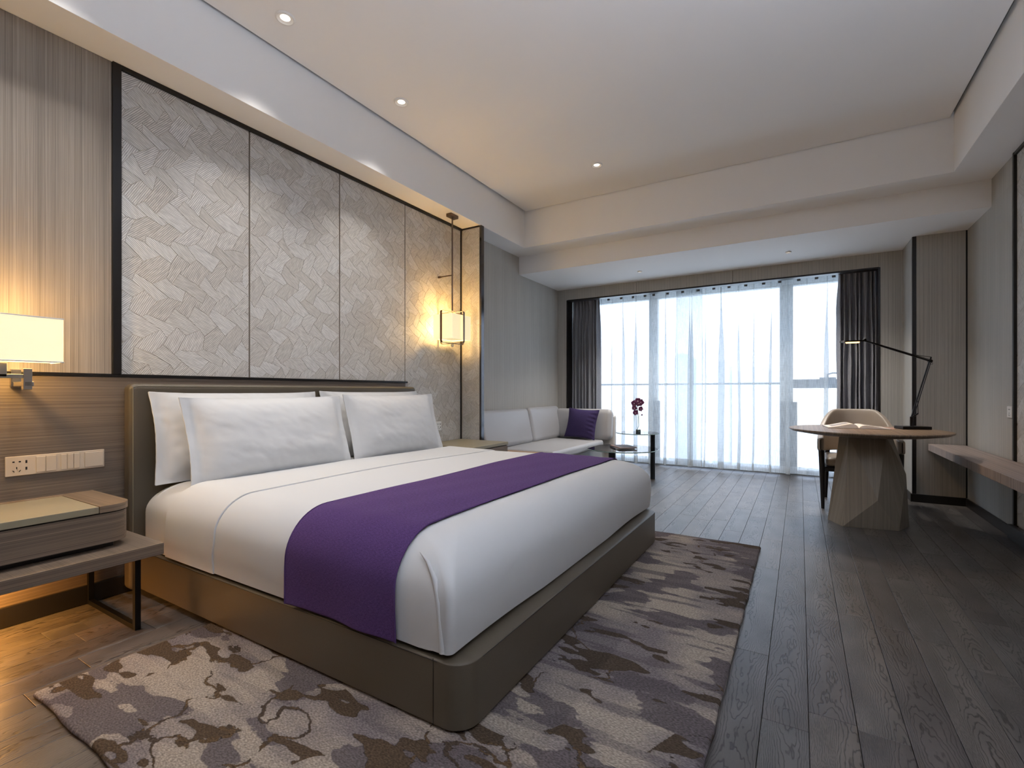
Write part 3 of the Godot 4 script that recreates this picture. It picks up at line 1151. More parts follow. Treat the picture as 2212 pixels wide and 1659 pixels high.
# ---------------------------------------------------------------- lamps
func lamps() -> void:
	var e := 1.3
	downlight(Vector3(-2.456, YC, -1.639), 0.052, e, 43.0, "round downlight in the raised ceiling nearest the camera", "ceiling downlights")
	downlight(Vector3(-2.455, YC, -2.545), 0.052, e, 43.0, "round downlight in the raised ceiling above the middle of the bed", "ceiling downlights")
	downlight(Vector3(-1.600, YC, -4.175), 0.052, e, 43.0, "round downlight in the raised ceiling nearest the window beam", "ceiling downlights")
	downlight(Vector3(-2.456, YC, -0.733), 0.052, e, 43.0, "unseen downlight out of view in the ceiling, lights the left nightstand", "ceiling downlights")  # out of view, continues the row and lights the nightstand side
	# added fill uplighter, out of view beside the camera, brightens ceiling and room
	var fl := thing("added_fill_lamp", "added fill uplighter out of view beside the camera, brightens the ceiling and room", "floor lamp", Vector3(0.72, 0, -0.2))
	part("base", mb().lathe([Vector2(0, 0), Vector2(0.14, 0), Vector2(0.14, 0.015), Vector2(0.03, 0.03), Vector2(0, 0.03)], fl.position, 32), M.black_metal, fl)
	part("pole", mb().tube([fl.position + Vector3(0, 0.02, 0), fl.position + Vector3(0, 1.72, 0)], 0.013, 12), M.black_metal, fl)
	part("lamp_bowl", mb().lathe([Vector2(0.013, 1.70), Vector2(0.09, 1.73), Vector2(0.16, 1.80), Vector2(0.165, 1.80), Vector2(0.10, 1.745), Vector2(0.02, 1.72)], fl.position, 40), M.bulb_white, fl)
	part("lamp_disc", mb().lathe([Vector2(0, 1.762), Vector2(0.10, 1.762)], fl.position, 32), M.bulb, fl)
	var ul := SpotLight3D.new()
	ul.name = "fill_uplight"
	fl.add_child(ul)
	ul.position = Vector3(0, 1.80, 0)
	ul.rotation.x = PI / 2
	ul.light_energy = 7.0
	ul.light_color = c8(218, 232, 255)
	ul.spot_angle = 80.0
	ul.spot_angle_attenuation = 0.5
	ul.spot_range = 12.0
	ul.spot_attenuation = 2.0
	ul.light_size = 0.10
	ul.shadow_enabled = true
	downlight(Vector3(-1.655, YB, -5.745), 0.028, 2.6, 58.0, "small recessed light above the glass side table", "window bay downlights")
	downlight(Vector3(-0.104, YB, -5.737), 0.028, 2.6, 58.0, "small recessed light in the window bay near the desk", "window bay downlights")
	# wall sconce at the left edge
	var sc := thing("wall_sconce", "wall sconce with a cream rectangular shade and chrome swing arm", "wall lamp", Vector3(XL, 1.08, -0.62))
	var y0 := 1.156
	var y1 := 1.342
	var zr := -0.782
	var zl := -0.30
	var xf := -2.735
	var xb := -2.885
	part("lamp_shade", mb().span(Vector3(xf - 0.003, y0, zr), Vector3(xf, y1, zl), 0.001).span(Vector3(xb, y0, zr), Vector3(xb + 0.003, y1, zl), 0.001).span(Vector3(xb, y0, zr), Vector3(xf, y1, zr + 0.003), 0.001).span(Vector3(xb, y0, zl - 0.003), Vector3(xf, y1, zl), 0.001), M.shade, sc)
	var rim := mb()
	for y in [y0, y1]:
		rim.span(Vector3(xf - 0.004, y - 0.003, zr - 0.001), Vector3(xf + 0.001, y + 0.003, zl), 0.001)
		rim.span(Vector3(xb, y - 0.003, zr - 0.002), Vector3(xf + 0.001, y + 0.003, zr + 0.003), 0.001)
	part("shade_rim", rim, M.bulb_white, sc)
	part("bulb", mb().soft(Vector3(-2.81, 1.26, -0.54), Vector3(0.05, 0.08, 0.05), Vector3(0.024, 0.024, 0.024), 4, 1), M.bulb, sc)
	omni(sc, Vector3(-2.81, 1.26, -0.54), 0.20, c8(255, 206, 128), 0.04)
	part("wall_plate", mb().span(Vector3(XL - 0.001, 1.05, -0.71), Vector3(XL + 0.02, 1.128, -0.67), 0.002), M.chrome, sc)
	var arm := mb()
	arm.span(Vector3(XL, 1.052, -0.705), Vector3(-2.80, 1.072, -0.675), 0.002)
	arm.span(Vector3(-2.83, 1.038, -0.70), Vector3(-2.80, 1.127, -0.672), 0.002)
	arm.span(Vector3(-2.825, 1.085, -0.70), Vector3(-2.805, 1.103, -0.45), 0.002)
	arm.span(Vector3(-2.825, 1.09, -0.625), Vector3(-2.805, 1.158, -0.60), 0.002)
	part("swing_arm", arm, M.chrome, sc)
	# pendant over the far nightstand
	var p := Vector3(-2.808, YS, -3.585)
	var pe := thing("pendant_lamp", "pendant lamp with a cream square shade in a bronze frame", "pendant lamp", p)
	part("canopy", mb().span(p + Vector3(-0.03, -0.03, -0.055), p + Vector3(0.03, 0.0, 0.055), 0.002), M.bronze, pe)
	part("rod", mb().tube([p + Vector3(0, -0.03, 0), p + Vector3(0, -0.905, 0)], 0.0075, 12), M.bronze, pe)
	part("wall_stay", mb().tube([Vector3(XL, 2.125, -3.585), Vector3(-2.80, 2.125, -3.585)], 0.006, 10).tube([Vector3(XL, 2.125, -3.585), Vector3(XL + 0.03, 2.125, -3.585)], 0.011, 10), M.bronze, pe)
	var c := Vector3(-2.808, 1.628, -3.585)
	var hx := 0.11
	var hz := 0.14
	var hh := 0.114
	var fy := 0.148
	var sh := mb()
	for sg in [-1.0, 1.0]:
		sh.box(c + Vector3(sg * hx, 0, 0), Vector3(0.003, hh * 2, hz * 2), 0.001)
		sh.box(c + Vector3(0, 0, sg * hz), Vector3(hx * 2, hh * 2, 0.003), 0.001)
	part("lamp_shade", sh, M.shade, pe)
	part("diffuser", mb().box(c + Vector3(0, -hh + 0.012, 0), Vector3(hx * 1.9, 0.003, hz * 1.9), 0.001), M.shade, pe)
	# two crossed bronze bands that run over, round and under the shade
	for turn in 2:
		var reach := (hz if turn == 0 else hx) + 0.028
		var d := Vector3(0, 0, 1) if turn == 0 else Vector3(1, 0, 0)
		var sd := (Vector3(1, 0, 0) if turn == 0 else Vector3(0, 0, 1)) * 0.011
		var loop := []
		for k in 4:
			var cx: float = [-1.0, 1.0, 1.0, -1.0][k]
			var cy: float = [1.0, 1.0, -1.0, -1.0][k]
			for q in 6:
				var a: float = [PI, PI / 2, 0.0, -PI / 2][k] - PI / 2 * q / 5.0
				loop.append([Vector2(cx * (reach - 0.02), cy * (fy - 0.02)), Vector2(cos(a), sin(a))])
		var band := mb()
		for k in loop.size():
			var e0: Array = loop[k]
			var e1: Array = loop[(k + 1) % loop.size()]
			var o0: Vector2 = e0[0] + e0[1] * 0.020
			var o1: Vector2 = e1[0] + e1[1] * 0.020
			var i0: Vector2 = e0[0] + e0[1] * 0.0165
			var i1: Vector2 = e1[0] + e1[1] * 0.0165
			var p0 := c + d * o0.x + Vector3.UP * o0.y
			var p1 := c + d * o1.x + Vector3.UP * o1.y
			var r0 := c + d * i0.x + Vector3.UP * i0.y
			var r1 := c + d * i1.x + Vector3.UP * i1.y
			band.quad(p0 - sd, p1 - sd, p1 + sd, p0 + sd, p0 - r0)
			band.quad(r0 - sd, r1 - sd, r1 + sd, r0 + sd, r0 - p0)
			band.quad(p0 + sd, p1 + sd, r1 + sd, r0 + sd, sd)
			band.quad(p0 - sd, p1 - sd, r1 - sd, r0 - sd, -sd)
		part("frame_band", band, M.bronze, pe)
	part("bulb", mb().soft(c, Vector3(0.05, 0.08, 0.05), Vector3(0.024, 0.024, 0.024), 4, 1), M.bulb, pe)
	omni(pe, c, 0.20, c8(255, 206, 128), 0.04)
	part("finial", mb().lathe([Vector2(0.0, -0.026), Vector2(0.010, -0.022), Vector2(0.015, -0.010), Vector2(0.012, 0.0), Vector2(0.005, 0.006), Vector2(0.005, 0.018)], c + Vector3(0, -fy - 0.006, 0), 16), M.bulb_white, pe)


# ---------------------------------------------------------------- bed
const BZ0 := -1.118   # near side of the duvet
const BZ1 := -3.32
const DTOP := 0.566
const DRZ := 0.17
const DRY := 0.15


func crown(p: Vector3) -> Vector3:
	# the filling swells a little in the middle and the sides belly out
	p.y = maxf(p.y, 0.240)
	var t := clampf((p.z - BZ1) / (BZ0 - BZ1), 0.0, 1.0)
	var up := smoothstep(0.40, 0.58, p.y)
	p.y += up * 0.006 * sin(PI * t) + up * 0.003 * sin(p.x * 5.0 + p.z * 3.0)
	var low := smoothstep(0.24, 0.36, p.y) * (1.0 - smoothstep(0.38, 0.52, p.y))
	if t > 0.9:
		p.z += low * 0.008
	return p


func bed() -> void:
	var rg := mb().soft(Vector3(-1.216, 0.010, -2.04), Vector3(1.99, 0.020, 2.97), Vector3(0.012, 0.010, 0.012), 3, 24, func(p: Vector3) -> Vector3: return p + Vector3(0.004 * sin(p.z * 23.0), 0, 0.004 * sin(p.x * 19.0)) * (1.0 if p.y > 0.002 else 1.0))
	for q in rg.uv.size():
		rg.uv[q] = Vector2((rg.v[q].x + 2.211) / 1.99, (-0.555 - rg.v[q].z) / 2.97)
	single("rug", "thick rug patterned in brown, mauve grey and pale wool under the bed", "rug", rg, M.rug, Vector3(-1.216, 0, -2.04))
	var b := thing("bed", "king bed with taupe leather base and headboard", "bed", Vector3(-1.9, 0.02, -2.21))
	var base := part("base", mb().soft(Vector3(-1.885, 0.127, -2.207), Vector3(2.11, 0.213, 2.186), Vector3(0.075, 0.012, 0.075), 6, 4), M.leather, b)
	var st := mb()
	for y in [0.222]:
		st.tube([Vector3(-2.86, y, -1.1135), Vector3(-0.93, y, -1.1135)], 0.0012, 5)
		st.tube([Vector3(-0.8295, y, -1.21), Vector3(-0.8295, y, -3.2)], 0.0012, 5)
	st.tube([Vector3(-0.945, 0.025, -1.1137), Vector3(-0.945, 0.228, -1.1137)], 0.001, 5)
	part("seam", st, M.black_trim, base)
	var hb := part("headboard", mb().soft(Vector3(-2.930, 0.545, -2.13), Vector3(0.080, 1.05, 2.10), Vector3(0.022, 0.03, 0.03), 5, 6), M.leather, b)
	part("seam", mb().tube([Vector3(-2.893, 0.1, -1.094), Vector3(-2.893, 1.052, -1.094), Vector3(-2.893, 1.058, -1.12), Vector3(-2.893, 1.058, -3.15)], 0.0016, 5), M.leather_top, hb)
	part("mattress", mb().bedding(Vector3(-2.892, 0.236, -3.30), Vector3(-0.93, 0.556, -1.128), Vector3(0.10, 0.14, 0.16), 0.06), M.linen, b)
	# duvet, turned down at the pillow end
	var d := thing("duvet", "white duvet drawn smooth over the mattress with a turned-down band", "duvet", Vector3(-1.6, 0.3, -2.21))
	part("cover", mb().bedding(Vector3(-2.40, 0.242, BZ1), Vector3(-0.884, DTOP, BZ0), Vector3(0.17, DRY, DRZ), 0.022, foot_fold), M.linen, d)
	part("turned_band", mb().bedding(Vector3(-2.59, 0.240, BZ1 - 0.005), Vector3(-2.16, DTOP + 0.006, BZ0 + 0.005), Vector3(0.006, DRY, DRZ), 0.004, band_fold), M.linen, d)
	# the tuck at the near corner of the foot
	part("corner_tuck", mb().tube([Vector3(-1.03, 0.523, -1.150), Vector3(-0.985, 0.505, -1.136), Vector3(-0.945, 0.46, -1.122), Vector3(-0.925, 0.40, -1.117), Vector3(-0.918, 0.32, -1.118), Vector3(-0.915, 0.250, -1.122)], [0.001, 0.006, 0.009, 0.010, 0.010, 0.011], 12), M.linen, d)
	# runner
	var prof := []
	prof.append(Vector2(BZ0 + 0.010, 0.195))
	for k in 8:
		prof.append(Vector2(BZ0 + 0.010 + 0.003 * sin(k * 0.9) * (1.0 - k / 7.0), lerpf(0.205, DTOP - DRY - 0.01, k / 7.0)))
	for k in 13:
		var a := PI / 2 * k / 12.0
		prof.append(Vector2(BZ0 - DRZ + (DRZ + 0.010) * cos(a), DTOP - DRY + (DRY + 0.008) * sin(a)))
	for k in 24:
		prof.append(Vector2(lerpf(BZ0 - DRZ, BZ1 + DRZ, (k + 1) / 24.0), DTOP + 0.008))
	for k in 12:
		var a := PI / 2 * (k + 1) / 12.0
		prof.append(Vector2(BZ1 + DRZ - (DRZ + 0.010) * sin(a), DTOP - DRY + (DRY + 0.008) * cos(a)))
	prof.append(Vector2(BZ1 - 0.010, 0.2))
	var r := thing("bed_runner", "purple felt bed runner laid across the foot of the white duvet", "bed runner", Vector3(-1.37, 0.2, -2.21))
	var rn := mb()
	for lay in 2:
		var fn := func(a: float, bb: float) -> Vector3:
			var i := a * (prof.size() - 1)
			var i0 := mini(int(i), prof.size() - 2)
			var q: Vector2 = prof[i0].lerp(prof[i0 + 1], i - i0)
			var x := lerpf(-1.652, -1.092, bb) + 0.004 * sin(q.x * 6.0 + 1.0)
			var w := crown(Vector3(x, q.y, q.x))
			var fall := 1.0 - smoothstep(0.2, 0.45, q.y)
			w.z += (0.006 * sin(x * 14.0) + 0.004) * fall * (1.0 if q.x > -2.0 else -1.0)
			w.y += 0.0015 * sin(x * 30.0 + q.x * 7.0) + (0.0 if lay == 0 else -0.004) + 0.002
			if lay == 1:
				w.z -= 0.003 * fall * (1.0 if q.x > -2.0 else -1.0)
			return w
		rn.grid(fn, 120, 20, Vector2(3.0, 0.56), lay == 1)
	part("cloth", rn, M.purple, r)
	part("stitched_edge", mb().tube(edge_line(prof, -1.650), 0.003, 6).tube(edge_line(prof, -1.094), 0.003, 6), M.purple, r)
	# pillows: two behind, two in front
	pillow("back_l", Vector3(-2.822, 0.792, -1.64), 0.98, 0.475, 0.12, 9.0, "white pillow at the back, leaning on the left half of the headboard", 1)
	pillow("back_r", Vector3(-2.822, 0.797, -2.66), 0.98, 0.475, 0.12, 9.0, "white pillow at the back, leaning on the right half of the headboard", 2)
	pillow("front_l", Vector3(-2.645, 0.772, -1.715), 0.99, 0.47, 0.17, 15.0, "large white pillow in front on the left side of the bed", 3)
	pillow("front_r", Vector3(-2.645, 0.780, -2.70), 0.93, 0.47, 0.17, 15.0, "white pillow in front on the right side, nearest the window", 4)


func edge_line(prof: Array, x: float) -> Array:
	var o := []
	for q in prof:
		var w := crown(Vector3(x + 0.004 * sin(q.x * 6.0 + 1.0), q.y, q.x))
		var fall := 1.0 - smoothstep(0.2, 0.45, q.y)
		w.z += (0.006 * sin(x * 14.0) + 0.004) * fall * (1.0 if q.x > -2.0 else -1.0)
		o.append(w)
	return o


func foot_fold(p: Vector3) -> Vector3:
	var q := crown(p)
	var low := 1.0 - smoothstep(0.24, 0.30, q.y)
	var belly := sin(clampf((q.y - 0.24) / 0.26, 0.0, 1.0) * PI)
	if q.x > -1.0 and q.y < 0.5:
		q.x += 0.012 * belly * smoothstep(-0.95, -0.89, q.x)
		q.y += 0.010 * low * maxf(0.0, sin(q.z * 4.2 + 1.0))
	elif q.z > -1.16:
		q.y += 0.008 * low * maxf(0.0, sin(q.x * 5.0 + 2.0))
		q.z += 0.004 * belly * sin(q.x * 3.0)
	return q


func band_fold(p: Vector3) -> Vector3:
	var q := crown(p)
	var t := clampf((q.z - BZ1) / (BZ0 - BZ1), 0.0, 1.0)
	q.x += 0.008 * sin(t * 9.0) + 0.07 * smoothstep(0.9, 0.0, t) - 0.02 * smoothstep(0.40, 0.30, q.y)
	return q


func pillow(_key: String, c: Vector3, w: float, h: float, t: float, tilt: float, label: String, sd: int) -> void:
	var o := thing("pillow", label, "pillow", c, 0.0, "white pillows on the bed")
	var noise := FastNoiseLite.new()
	noise.seed = sd * 31
	noise.frequency = 1.0
	var fl := 0.045
	var xf := Basis(Vector3(0, 0, 1), deg_to_rad(tilt))
	var shape := func(u: float, v: float, sg: float, edge: float) -> Vector3:
		# u along the bed's width, v up; the outline is drawn in between the corners
		var uu := u * 2.0 - 1.0
		var vv := v * 2.0 - 1.0
		var a := clampf(absf(uu) * (w * 0.5) / (w * 0.5 - fl), 0.0, 1.0)
		var b := clampf(absf(vv) * (h * 0.5) / (h * 0.5 - 0.012), 0.0, 1.0)
		var f := pow(maxf(0.0, 1.0 - pow(a, 3.2)), 0.62) * pow(maxf(0.0, 1.0 - pow(b, 2.6)), 0.60)
		var fat := lerpf(1.15, 0.85, v)
		var x := sg * (edge + t * 0.5 * f * fat * (1.0 + 0.10 * noise.get_noise_2d(uu * 1.5, vv * 1.5 + sg)))
		var zz := uu * w * 0.5 * (1.0 - 0.030 * (1.0 - vv * vv))
		var yy := vv * h * 0.5 * (1.0 - 0.045 * (1.0 - uu * uu * uu * uu) * (1.0 if vv > 0.0 else 0.3))
		var flap := smoothstep(0.96, 1.0, a)
		x += flap * 0.005 * sin(vv * 3.0 + sd) + 0.004 * noise.get_noise_2d(uu * 6.0, vv * 6.0)
		return xf * Vector3(x, yy, -zz)
	var m := mb()
	m.grid(func(u: float, v: float) -> Vector3: return shape.call(u, v, 1.0, 0.003), 48, 28, Vector2(w, h), true)
	m.grid(func(u: float, v: float) -> Vector3: return shape.call(u, v, -1.0, 0.003), 48, 28, Vector2(w, h), false)
	part("pillowcase", m, M.linen, o, true)
	var seam := []
	for k in 49:
		seam.append(shape.call(k / 48.0, 0.0, 1.0, 0.0))
	for k in 29:
		seam.append(shape.call(1.0, k / 28.0, 1.0, 0.0))
	for k in 49:
		seam.append(shape.call(1.0 - k / 48.0, 1.0, 1.0, 0.0))
	for k in 29:
		seam.append(shape.call(0.0, 1.0 - k / 28.0, 1.0, 0.0))
	part("edge_hem", mb().tube(seam, 0.0035, 6), M.linen_edge, o, true)


# ---------------------------------------------------------------- nightstands, switches
func nightstands() -> void:
	var n := thing("nightstand", "wood veneer nightstand with a leather inlaid top and black metal legs, left of the bed", "nightstand", Vector3(-2.72, 0, -0.45))
	var yt := 0.547
	var zr := -0.958
	var zl := 0.12
	var xf := -2.515
	var outline := func(g: float) -> PackedVector2Array:
		var p := PackedVector2Array()
		p.append(Vector2(XL + 0.002, zl))
		p.append(Vector2(XL + 0.002, zr + g))
		var r := 0.085
		for k in 9:
			var a := PI / 2 * k / 8.0
			p.append(Vector2(xf - g - r + r * sin(a), zr + g + r - r * cos(a)))
		p.append(Vector2(xf - g, zl))
		return p
	var flat := func(y: float) -> Callable: return func(p: Vector2) -> Vector3: return Vector3(p.x, y, p.y)
	part("drawer_body", mb().prism(outline.call(0.004), flat.call(0.388), Vector3(0, 0.125, 0), true), M.wood_side, n)
	part("shadow_gap", mb().prism(outline.call(0.012), flat.call(0.513), Vector3(0, 0.006, 0), true), M.dark_hole, n)
	# the wooden right end of the top and the leather inlay
	var end := PackedVector2Array()
	for p in outline.call(0.0):
		if p.y < zl - 0.01:
			end.append(p)
	end.append(Vector2(xf, -0.835))
	end.append(Vector2(-2.93, -0.835))
	end.append(Vector2(-2.93, zl))
	end.append(Vector2(XL + 0.002, zl))
	part("top_end", mb().prism(end, flat.call(0.519), Vector3(0, yt - 0.519, 0), true), M.wood_top, n)
	part("leather_inlay", mb().span(Vector3(-2.927, 0.519, -0.832), Vector3(xf, yt, zl), 0.002), M.leather_top, n)
	part("plinth", mb().span(Vector3(XL + 0.01, 0.360, zr + 0.06), Vector3(xf - 0.05, 0.388, zl), 0.001), M.black_trim, n)
	part("shelf", mb().span(Vector3(XL + 0.002, 0.310, -1.03), Vector3(-2.418, 0.360, zl), 0.002), M.wood_side, n)
	for z in [-0.945, 0.05]:
		var lg := mb()
		lg.span(Vector3(-2.475, 0.0, z - 0.011), Vector3(-2.451, 0.310, z + 0.011), 0.001)
		lg.span(Vector3(-2.965, 0.0, z - 0.011), Vector3(-2.945, 0.310, z + 0.011), 0.001)
		lg.span(Vector3(-2.945, 0.0, z - 0.011), Vector3(-2.475, 0.022, z + 0.011), 0.001)
		part("leg_frame", lg, M.black_metal, n)
	# strip light out of view under the shelf, lights the floor and wall
	var nl := thing("unseen_night_light", "unseen warm strip light under the left nightstand shelf, lights the floor and wall", "night light", Vector3(-2.85, 0.309, -0.35))
	part("housing", mb().span(Vector3(-2.87, 0.300, -0.60), Vector3(-2.83, 0.309, -0.10), 0.001), M.black_metal, nl)
	part("lamp_strip", mb().span(Vector3(-2.862, 0.297, -0.58), Vector3(-2.838, 0.300, -0.12), 0.0005), M.lamp_glow, nl)
	var al := AreaLight3D.new()
	al.name = "strip_light"
	al.area_size = Vector2(0.46, 0.02)
	al.light_energy = 1.2
	al.light_color = c8(255, 180, 90)
	al.shadow_enabled = true
	nl.add_child(al)
	al.position = Vector3(0, -0.016, 0)
	al.rotation = Vector3(-PI / 2, PI / 2, 0)
	# far nightstand
	var f := thing("nightstand", "pale topped nightstand between the bed and the sofa, below the pendant lamp", "nightstand", Vector3(-2.70, 0, -3.62))
	part("drawer_body", mb().span(Vector3(XL + 0.002, 0.388, -3.93), Vector3(-2.408, 0.513, -3.345), 0.002), M.wood_side, f)
	part("shadow_gap", mb().span(Vector3(XL + 0.002, 0.513, -3.922), Vector3(-2.416, 0.519, -3.353), 0.001), M.dark_hole, f)
	part("top", mb().span(Vector3(XL + 0.002, 0.519, -3.935), Vector3(-2.404, yt, -3.34), 0.003), M.leather_top, f)
	part("plinth", mb().span(Vector3(XL + 0.01, 0.360, -3.88), Vector3(-2.46, 0.388, -3.40), 0.001), M.black_trim, f)
	part("shelf", mb().span(Vector3(XL + 0.002, 0.310, -3.94), Vector3(-2.39, 0.360, -3.335), 0.002), M.wood_side, f)
	for z in [-3.40, -3.88]:
		var lg := mb()
		lg.span(Vector3(-2.46, 0.0, z - 0.011), Vector3(-2.438, 0.310, z + 0.011), 0.001)
		lg.span(Vector3(-2.965, 0.0, z - 0.011), Vector3(-2.945, 0.310, z + 0.011), 0.001)
		lg.span(Vector3(-2.945, 0.0, z - 0.011), Vector3(-2.46, 0.022, z + 0.011), 0.001)
		part("leg_frame", lg, M.black_metal, f)
	# switch panel over the left nightstand
	var s := thing("switch_panel", "four-gang beige socket and switch panel over the left nightstand", "switch panel", Vector3(XL, 0.70, -0.83))
	var ya := 0.656
	var yb := 0.743
	var za := -0.655
	var zb := -1.004
	part("plate", mb().span(Vector3(XL, ya, zb), Vector3(XL + 0.008, yb, za), 0.003), M.socket, s)
	var gw := (za - zb) / 4.0
	var key := func(z0: float, z1: float, out: float) -> void:
		part("rocker", mb().span(Vector3(XL + 0.006, ya + 0.008, z1 + 0.001), Vector3(XL + out, yb - 0.008, z0 - 0.001), 0.0015), M.socket, s)
	key.call(za - gw - 0.010, za - gw * 1.5, 0.012)
	key.call(za - gw * 1.5, za - gw * 2.0 + 0.006, 0.012)
	for k in 3:
		key.call(za - gw * 2.0 - 0.008 - k * 0.0235, za - gw * 2.0 - 0.008 - (k + 1) * 0.0235, 0.012)
	key.call(za - gw * 3.0 - 0.008, zb + 0.006, 0.012)
	socket_holes(s, Vector3(XL + 0.0085, (ya + yb) * 0.5, za - 0.036), 1.0, true)
	# socket and switch beside the far pillow
	var t := thing("wall_socket", "white switch and socket plates beside the right pillow", "wall socket", Vector3(XL, 0.70, -3.52))
	part("plate", mb().span(Vector3(XL - 0.004, 0.655, -3.448), Vector3(XL + 0.010, 0.742, -3.36), 0.003), M.socket_white, t)
	part("plate", mb().span(Vector3(XL - 0.004, 0.655, -3.62), Vector3(XL + 0.010, 0.742, -3.452), 0.003), M.socket_white, t)
	part("rocker", mb().span(Vector3(XL + 0.008, 0.663, -3.53), Vector3(XL + 0.014, 0.734, -3.460), 0.002), M.socket_white, t)
	socket_holes(t, Vector3(XL + 0.0105, 0.699, -3.572), 1.0, true)


func socket_holes(parent: Node3D, c: Vector3, s: float, usb: bool) -> void:
	for e in [-1.0, 1.0]:
		part("socket_hole", mb().box(c + Vector3(0, 0.019, e * 0.010) * s, Vector3(0.001, 0.006, 0.007) * s, 0.0), M.dark_hole, parent)
		part("socket_hole", mb().box(Vector3.ZERO, Vector3(0.001, 0.009, 0.0028) * s, 0.0, Transform3D(Basis(Vector3.RIGHT, e * 0.7), c + Vector3(0, -0.022, e * 0.010) * s)), M.dark_hole, parent)
	part("socket_hole", mb().box(c + Vector3(0, -0.008, 0) * s, Vector3(0.001, 0.009, 0.003) * s, 0.0), M.dark_hole, parent)
	if usb:
		for y in [0.017, -0.013]:
			part("usb_port", mb().box(c + Vector3(0, y, -0.031) * s, Vector3(0.001, 0.013, 0.006) * s, 0.0), M.dark_hole, parent)


# ---------------------------------------------------------------- sofa
func cushion(c: Vector3, s: Vector3, r: Vector3, xf: Transform3D, puff: float, axis: int) -> MB:
	var fn := func(p: Vector3) -> Vector3:
		var q := p
		var a := 1.0
		for k in 3:
			if k != axis:
				var t := clampf(p[k] / (s[k] * 0.5), -1.0, 1.0)
				a *= 1.0 - t * t
		q[axis] += signf(p[axis]) * puff * a
		return q
	return mb().soft(Vector3.ZERO, s, r, 5, 8, fn, Transform3D(xf.basis, c))


func sofa() -> void:
	var o := thing("sofa", "grey leather corner daybed sofa under the veneer wall by the window", "sofa", Vector3(-2.55, 0, -5.2))
	part("base", mb().span(Vector3(-2.96, 0.03, -6.15), Vector3(-2.20, 0.315, -4.08), 0.008), M.sofa_base, o)
	part("seat_cushion", cushion(Vector3(-2.56, 0.358, -5.16), Vector3(0.80, 0.10, 1.46), Vector3(0.03, 0.035, 0.03), Transform3D.IDENTITY, 0.012, 1), M.sofa, o)
	part("end_board", mb().span(Vector3(-2.965, 0.372, -4.415), Vector3(-2.16, 0.400, -4.06), 0.003), M.wood_light, o)
	part("end_apron", mb().span(Vector3(-2.95, 0.315, -4.41), Vector3(-2.175, 0.372, -4.08), 0.002), M.sofa_base, o)
	var lean := Basis(Vector3(0, 0, 1), deg_to_rad(12.0))
	part("back_cushion", cushion(Vector3(-2.87, 0.612, -4.62), Vector3(0.115, 0.42, 1.06), Vector3(0.04, 0.05, 0.05), Transform3D(lean, Vector3.ZERO), 0.025, 0), M.sofa, o)
	part("back_cushion", cushion(Vector3(-2.875, 0.615, -5.60), Vector3(0.115, 0.43, 0.86), Vector3(0.04, 0.05, 0.05), Transform3D(lean, Vector3.ZERO), 0.025, 0), M.sofa, o)
	part("side_cushion", cushion(Vector3(-2.47, 0.600, -5.96), Vector3(0.80, 0.40, 0.11), Vector3(0.06, 0.07, 0.04), Transform3D(Basis(Vector3.RIGHT, deg_to_rad(-6.0)), Vector3.ZERO), 0.02, 2), M.sofa, o)
	part("side_panel", mb().soft(Vector3(-2.52, 0.37, -6.08), Vector3(0.90, 0.70, 0.09), Vector3(0.03, 0.03, 0.03), 4, 3), M.sofa_base_grey, o)
	part("back_panel", mb().soft(Vector3(-2.965, 0.33, -5.1), Vector3(0.04, 0.62, 2.04), Vector3(0.015, 0.03, 0.03), 3, 3), M.sofa, o)
	# purple cushion leaning in the corner
	var c := Vector3(-2.43, 0.615, -5.80)
	var p := thing("throw_cushion", "deep purple square cushion leaning in the far corner of the sofa", "cushion", c)
	var w := 0.45
	var xf := Basis(Vector3.UP, deg_to_rad(-8.0)) * Basis(Vector3.RIGHT, deg_to_rad(-14.0)) * Basis(Vector3(0, 0, 1), deg_to_rad(-3.0))
	var shape := func(u: float, v: float, sg: float) -> Vector3:
		var a := u * 2.0 - 1.0
		var b := v * 2.0 - 1.0
		var f := pow(maxf(0.0, 1.0 - pow(absf(a), 2.6)), 0.6) * pow(maxf(0.0, 1.0 - pow(absf(b), 2.6)), 0.6)
		var x := a * w * 0.5 * (1.0 - 0.085 * (1.0 - b * b))
		var y := b * w * 0.43 * (1.0 - 0.085 * (1.0 - a * a))
		var wr := 0.004 * sin(b * 22.0 + a * 4.0) * smoothstep(0.35, 0.9, a) * (1.0 - smoothstep(0.92, 1.0, absf(a)))
		return xf * Vector3(x, y, sg * (0.003 + 0.065 * f + wr))
	var m := mb()
	m.grid(func(u: float, v: float) -> Vector3: return shape.call(u, v, 1.0), 32, 32, Vector2(w, w), false)
	m.grid(func(u: float, v: float) -> Vector3: return shape.call(u, v, -1.0), 32, 32, Vector2(w, w), true)
	part("cover", m, M.cushion, p, true)
	var seam := []
	for e in 4:
		for k in 16:
			var t := k / 16.0
			var q: Vector2 = [Vector2(t, 0), Vector2(1, t), Vector2(1 - t, 1), Vector2(0, 1 - t)][e]
			seam.append(shape.call(q.x, q.y, 0.0))
	seam.append(seam[0])
	part("piping", mb().tube(seam, 0.004, 6), M.cushion, p, true)


# ---------------------------------------------------------------- side table, vase, magazines
func disc(c: Vector3, r: float, th: float) -> MB:
	return mb().lathe([Vector2(0, 0), Vector2(r - 0.003, 0), Vector2(r - 0.003, 0), Vector2(r, 0.003), Vector2(r, th - 0.003), Vector2(r - 0.003, th), Vector2(r - 0.003, th), Vector2(0, th)], c, 64)


